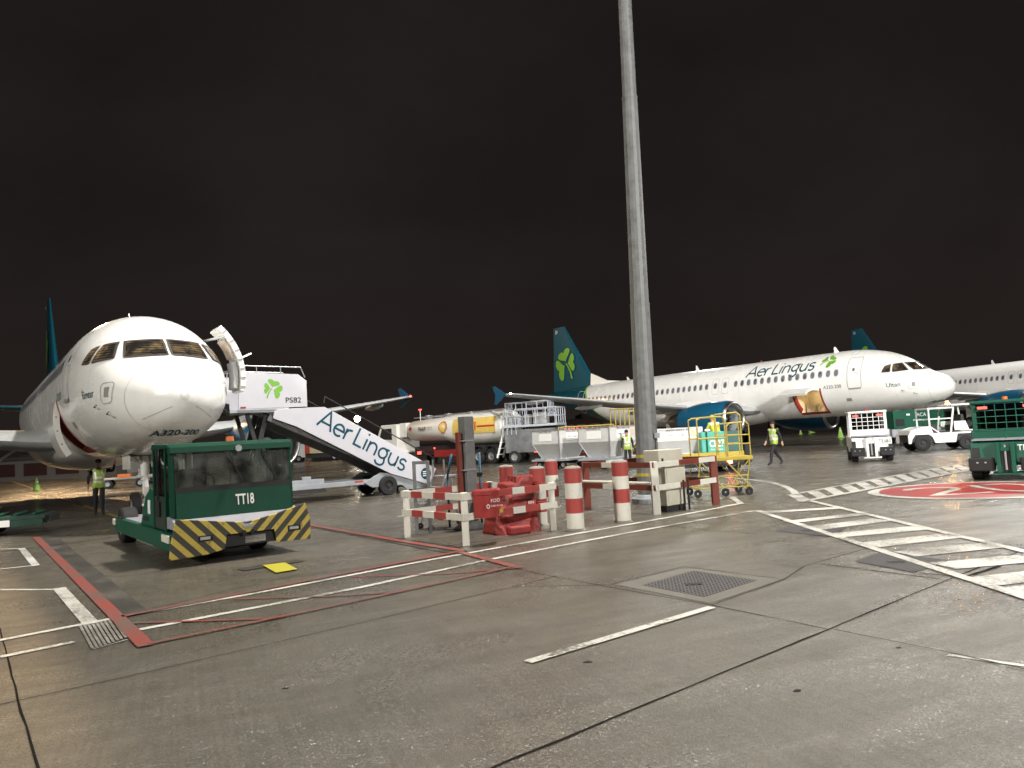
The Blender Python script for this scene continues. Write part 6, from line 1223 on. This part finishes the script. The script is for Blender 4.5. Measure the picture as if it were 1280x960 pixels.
# ------------------------------------------------------------------ people
def person(label, loc, yaw, P, vest_c, hat=None, jacket=CLOTH, hair=True, sleeves=None):
    t = thing('person', label, 'person', loc, yaw, 'workers on the apron')
    J = dict(pelvis=(0, 0, .95), spine=(0, 0, 1.12), chest=(0, 0, 1.32), neck=(0, 0, 1.47), jaw=(.02, 0, 1.55), head=(.02, 0, 1.645), crown=(.01, 0, 1.735),
             ls=(0, .18, 1.41), le=(-.02, .25, 1.14), lw=(.05, .27, .90), rs=(0, -.18, 1.41), re=(-.02, -.25, 1.14), rw=(.05, -.27, .90),
             lh=(0, .09, .90), lk=(.02, .10, .49), la=(-.02, .10, .10), lt=(.16, .11, .04), rh=(0, -.09, .90), rk=(.02, -.10, .49), ra=(-.02, -.10, .10), rt=(.16, -.11, .04))
    J.update(P)
    Rd = dict(pelvis=(.15, .12), spine=(.15, .12), chest=(.17, .13), neck=(.06, .06), jaw=(.065, .07), head=(.085, .095), crown=(.06, .065), ls=(.075, .075), le=(.052, .052), lw=(.036, .036), rs=(.075, .075), re=(.052, .052), rw=(.036, .036),
              lh=(.10, .10), lk=(.068, .068), la=(.055, .055), lt=(.045, .038), rh=(.10, .10), rk=(.068, .068), ra=(.055, .055), rt=(.045, .038))
    names = list(J); idx = {n: i for i, n in enumerate(names)}; V = [Vector(J[n]) for n in names]; rad = [Rd[n] for n in names]
    E = [('pelvis', 'spine'), ('spine', 'chest'), ('chest', 'neck'), ('neck', 'jaw'), ('jaw', 'head'), ('head', 'crown'), ('chest', 'ls'), ('ls', 'le'), ('le', 'lw'), ('chest', 'rs'), ('rs', 're'), ('re', 'rw'), ('pelvis', 'lh'), ('lh', 'lk'), ('lk', 'la'), ('la', 'lt'), ('pelvis', 'rh'), ('rh', 'rk'), ('rk', 'ra'), ('ra', 'rt')]
    E = [(idx[a], idx[b_]) for a, b_ in E]; hands = []
    for s_, e_, w_ in ((1, 'le', 'lw'), (-1, 're', 'rw')):
        e = Vector(J[e_]); w = Vector(J[w_]); d = (w-e).normalized(); sd = d.cross(Vector((0, s_, 0))).normalized() if abs(d.y) < .9 else Vector((1, 0, 0))
        palm = w+d*.06; V.append(palm); rad.append((.034, .026)); pi = len(V)-1; E.append((idx[w_], pi)); hands.append(palm)
        for i, (off, ln) in enumerate(((-.030, .062), (-.010, .075), (.010, .070), (.030, .055))):
            k1 = palm+d*.035+sd*off; V.append(k1); rad.append((.010, .010)); E.append((pi, len(V)-1)); k2 = k1+d*ln*.55+Vector((0, -s_*.008, 0)); V.append(k2); rad.append((.009, .009)); E.append((len(V)-2, len(V)-1)); k3 = k2+d*ln*.4+Vector((0, -s_*.02, 0)); V.append(k3); rad.append((.008, .008)); E.append((len(V)-2, len(V)-1))
        th = w+d*.03+sd*.045; V.append(th); rad.append((.011, .011)); E.append((pi, len(V)-1)); V.append(th+d*.04+sd*.015); rad.append((.009, .009)); E.append((len(V)-2, len(V)-1))
    me = bpy.data.meshes.new('b'); me.from_pydata([tuple(v) for v in V], E, []); o = bpy.data.objects.new('b', me); COL.objects.link(o)
    sk = o.modifiers.new('s', 'SKIN'); sk.use_smooth_shade = True
    if not me.skin_vertices: 
        bm = bmesh.new(); bm.from_mesh(me); bm.verts.layers.skin.verify(); bm.to_mesh(me); bm.free()
    for i, r in enumerate(rad): me.skin_vertices[0].data[i].radius = r; me.skin_vertices[0].data[i].use_root = (i == 0)
    ss = o.modifiers.new('u', 'SUBSURF'); ss.levels = 2; ss.render_levels = 2
    dg = bpy.context.evaluated_depsgraph_get(); dg.update(); m2 = bpy.data.meshes.new_from_object(o.evaluated_get(dg)); bpy.data.objects.remove(o)
    m2.name = 'body'; m2.materials.clear()
    for x in (jacket, FACE, BLACK, STRAP): m2.materials.append(x)
    nk = Vector(J['neck']).z+.03; ft = [Vector(J[a]) for a in ('lt', 'rt', 'la', 'ra')]
    for pl in m2.polygons:
        c = pl.center; mi = 0
        if c.z > nk and (c.xy-Vector(J['head']).xy).length < .16 and c.z > Vector(J['jaw']).z-.05: mi = 1
        elif min((c-h).length for h in hands) < .11: mi = 1
        elif min((c-f_).length for f_ in ft) < .11 or min((c-f_).length for f_ in ft[:2]) < .14: mi = 2
        pl.material_index = mi; pl.use_smooth = True
    # face: nose, brow sockets, mouth and ears built into the same mesh
    bm = bmesh.new(); bm.from_mesh(m2); hd = Vector(J['head'])
    def blob(c, r, sc, mi):
        r_ = bmesh.ops.create_uvsphere(bm, u_segments=8, v_segments=6, radius=r, matrix=Matrix.Translation(c) @ Matrix.Diagonal((*sc, 1)))
        for v in r_['verts']:
            for f_ in v.link_faces: f_.material_index = mi; f_.smooth = True
    blob(hd+Vector((.088, 0, -.02)), .017, (1.1, .8, 1.5), 1)
    for s_ in (-1, 1): blob(hd+Vector((.076, s_*.032, .005)), .011, (.8, 1.2, .8), 3); blob(hd+Vector((.0, s_*.088, -.01)), .022, (.8, .4, 1.3), 1)
    blob(hd+Vector((.080, 0, -.062)), .014, (.5, 1.6, .5), 3); bm.to_mesh(m2); bm.free()
    bo = bpy.data.objects.new('body', m2); COL.objects.link(bo); bo.parent = t
    # vest: the torso skin pushed outward
    zt = Vector(J['chest']).z+.13; zb = Vector(J['pelvis']).z-.10; vb = MB(); mp_ = {}
    n_ = {v.index: v.normal.copy() for v in m2.vertices}; vs = []; fs = []; ms = []
    ymax = .205
    for pl in m2.polygons:
        c = pl.center
        if zb < c.z < zt and abs(c.y) < ymax and abs(c.x-Vector(J['chest']).x) < .3 and pl.material_index == 0 and min((c-h).length for h in hands) > .14:
            def sd_(a, b_):
                a = Vector(J[a]); b_ = Vector(J[b_]); d = b_-a; u = max(0, min(1, (c-a).dot(d)/d.length_squared)); return (c-(a+d*u)).length, u
            bad = False
            for q_ in 'lr':
                d1_, u1_ = sd_(q_+'s', q_+'e'); d2_, _ = sd_(q_+'e', q_+'w')
                if d2_ < .085 or (d1_ < .10 and u1_ > .12): bad = True
            if bad: continue
            ff = []
            for vi in pl.vertices:
                if vi not in mp_: mp_[vi] = len(vs); vs.append(m2.vertices[vi].co+n_[vi]*.022)
                ff.append(mp_[vi])
            fs.append(ff); ms.append(1 if any(abs(c.z-z) < .035 for z in (1.06, 1.20)) or (abs(abs(c.y)-.10) < .022 and c.z > 1.2) else 0)
    if vest_c and fs:
        vb.v = [tuple(v) for v in vs]; vb.f = [tuple(f_) for f_ in fs]; vb.m = ms; vo = vb.build('vest', [vest_c, REFL], t, True, fix=False); so = vo.modifiers.new('thick', 'SOLIDIFY'); so.thickness = .012
    if hat: 
        hc = hd+Vector((-.008, 0, .045)); MB().ball(hc+Vector((-.01, 0, .012)), .108, n=16, sc=(1.0, .88, .72)).build('hat', hat, t, True)
        MB().ball(hc+Vector((.085, 0, -.01)), .07, n=10, sc=(.9, 1, .18)).build('hat_peak', hat, t, True)
    return t
VEST = mat('hi_vis_vest', (.33, .47, .07), .6, var=.12, scale=9, bump=.3); YJ = mat('yellow_work_jacket', (.50, .55, .04), .6, var=.1, bump=.3, scale=8)
p = G(124, 643); a = math.atan2(-p.y, -p.x)
tt_ = person('worker in a yellow vest and dark hat with one hand raised under the near airliner', p, a+.1, dict(le=(.02, .42, 1.36), lw=(.06, .46, 1.60), re=(-.03, -.29, 1.17), rw=(-.02, -.30, .93)), VEST, BLACK)
p = G(970, 582); person('worker in a yellow vest walking left across the open apron', p, math.pi+.25, dict(lh=(0, .08, .90), lk=(.22, .08, .50), la=(.26, .08, .12), lt=(.43, .08, .05), rh=(0, -.08, .90), rk=(-.10, -.08, .50), ra=(-.36, -.08, .14), rt=(-.22, -.08, .035), ls=(-.03, .17, 1.41), rs=(.04, -.17, 1.41), le=(-.16, .22, 1.16), lw=(-.20, .24, .92), re=(.10, -.21, 1.15), rw=(.24, -.19, .95)), VEST, BLACK)
p = G(786, 585); person('worker in a yellow vest seen from behind at the left edge of the mast', p, 1.5, {}, VEST, BLACK)
p = G(915, 577); p = s0; person('worker in a bright yellow jacket crouching behind the mint CL27 panel', (p.x+1.05, p.y+1.1, .72), 1.9, dict(pelvis=(-.12, 0, .62), spine=(-.06, 0, .79), chest=(.04, 0, .98), neck=(.10, 0, 1.12), jaw=(.13, 0, 1.20), head=(.14, 0, 1.29), crown=(.13, 0, 1.38), ls=(.05, .18, 1.07), rs=(.05, -.18, 1.07), le=(.16, .27, .84), lw=(.38, .18, .80), re=(.16, -.27, .84), rw=(.38, -.18, .80), lh=(-.12, .10, .58), rh=(-.12, -.10, .58), lk=(.24, .14, .46), rk=(.24, -.14, .46)), YJ, YEL, YJ)
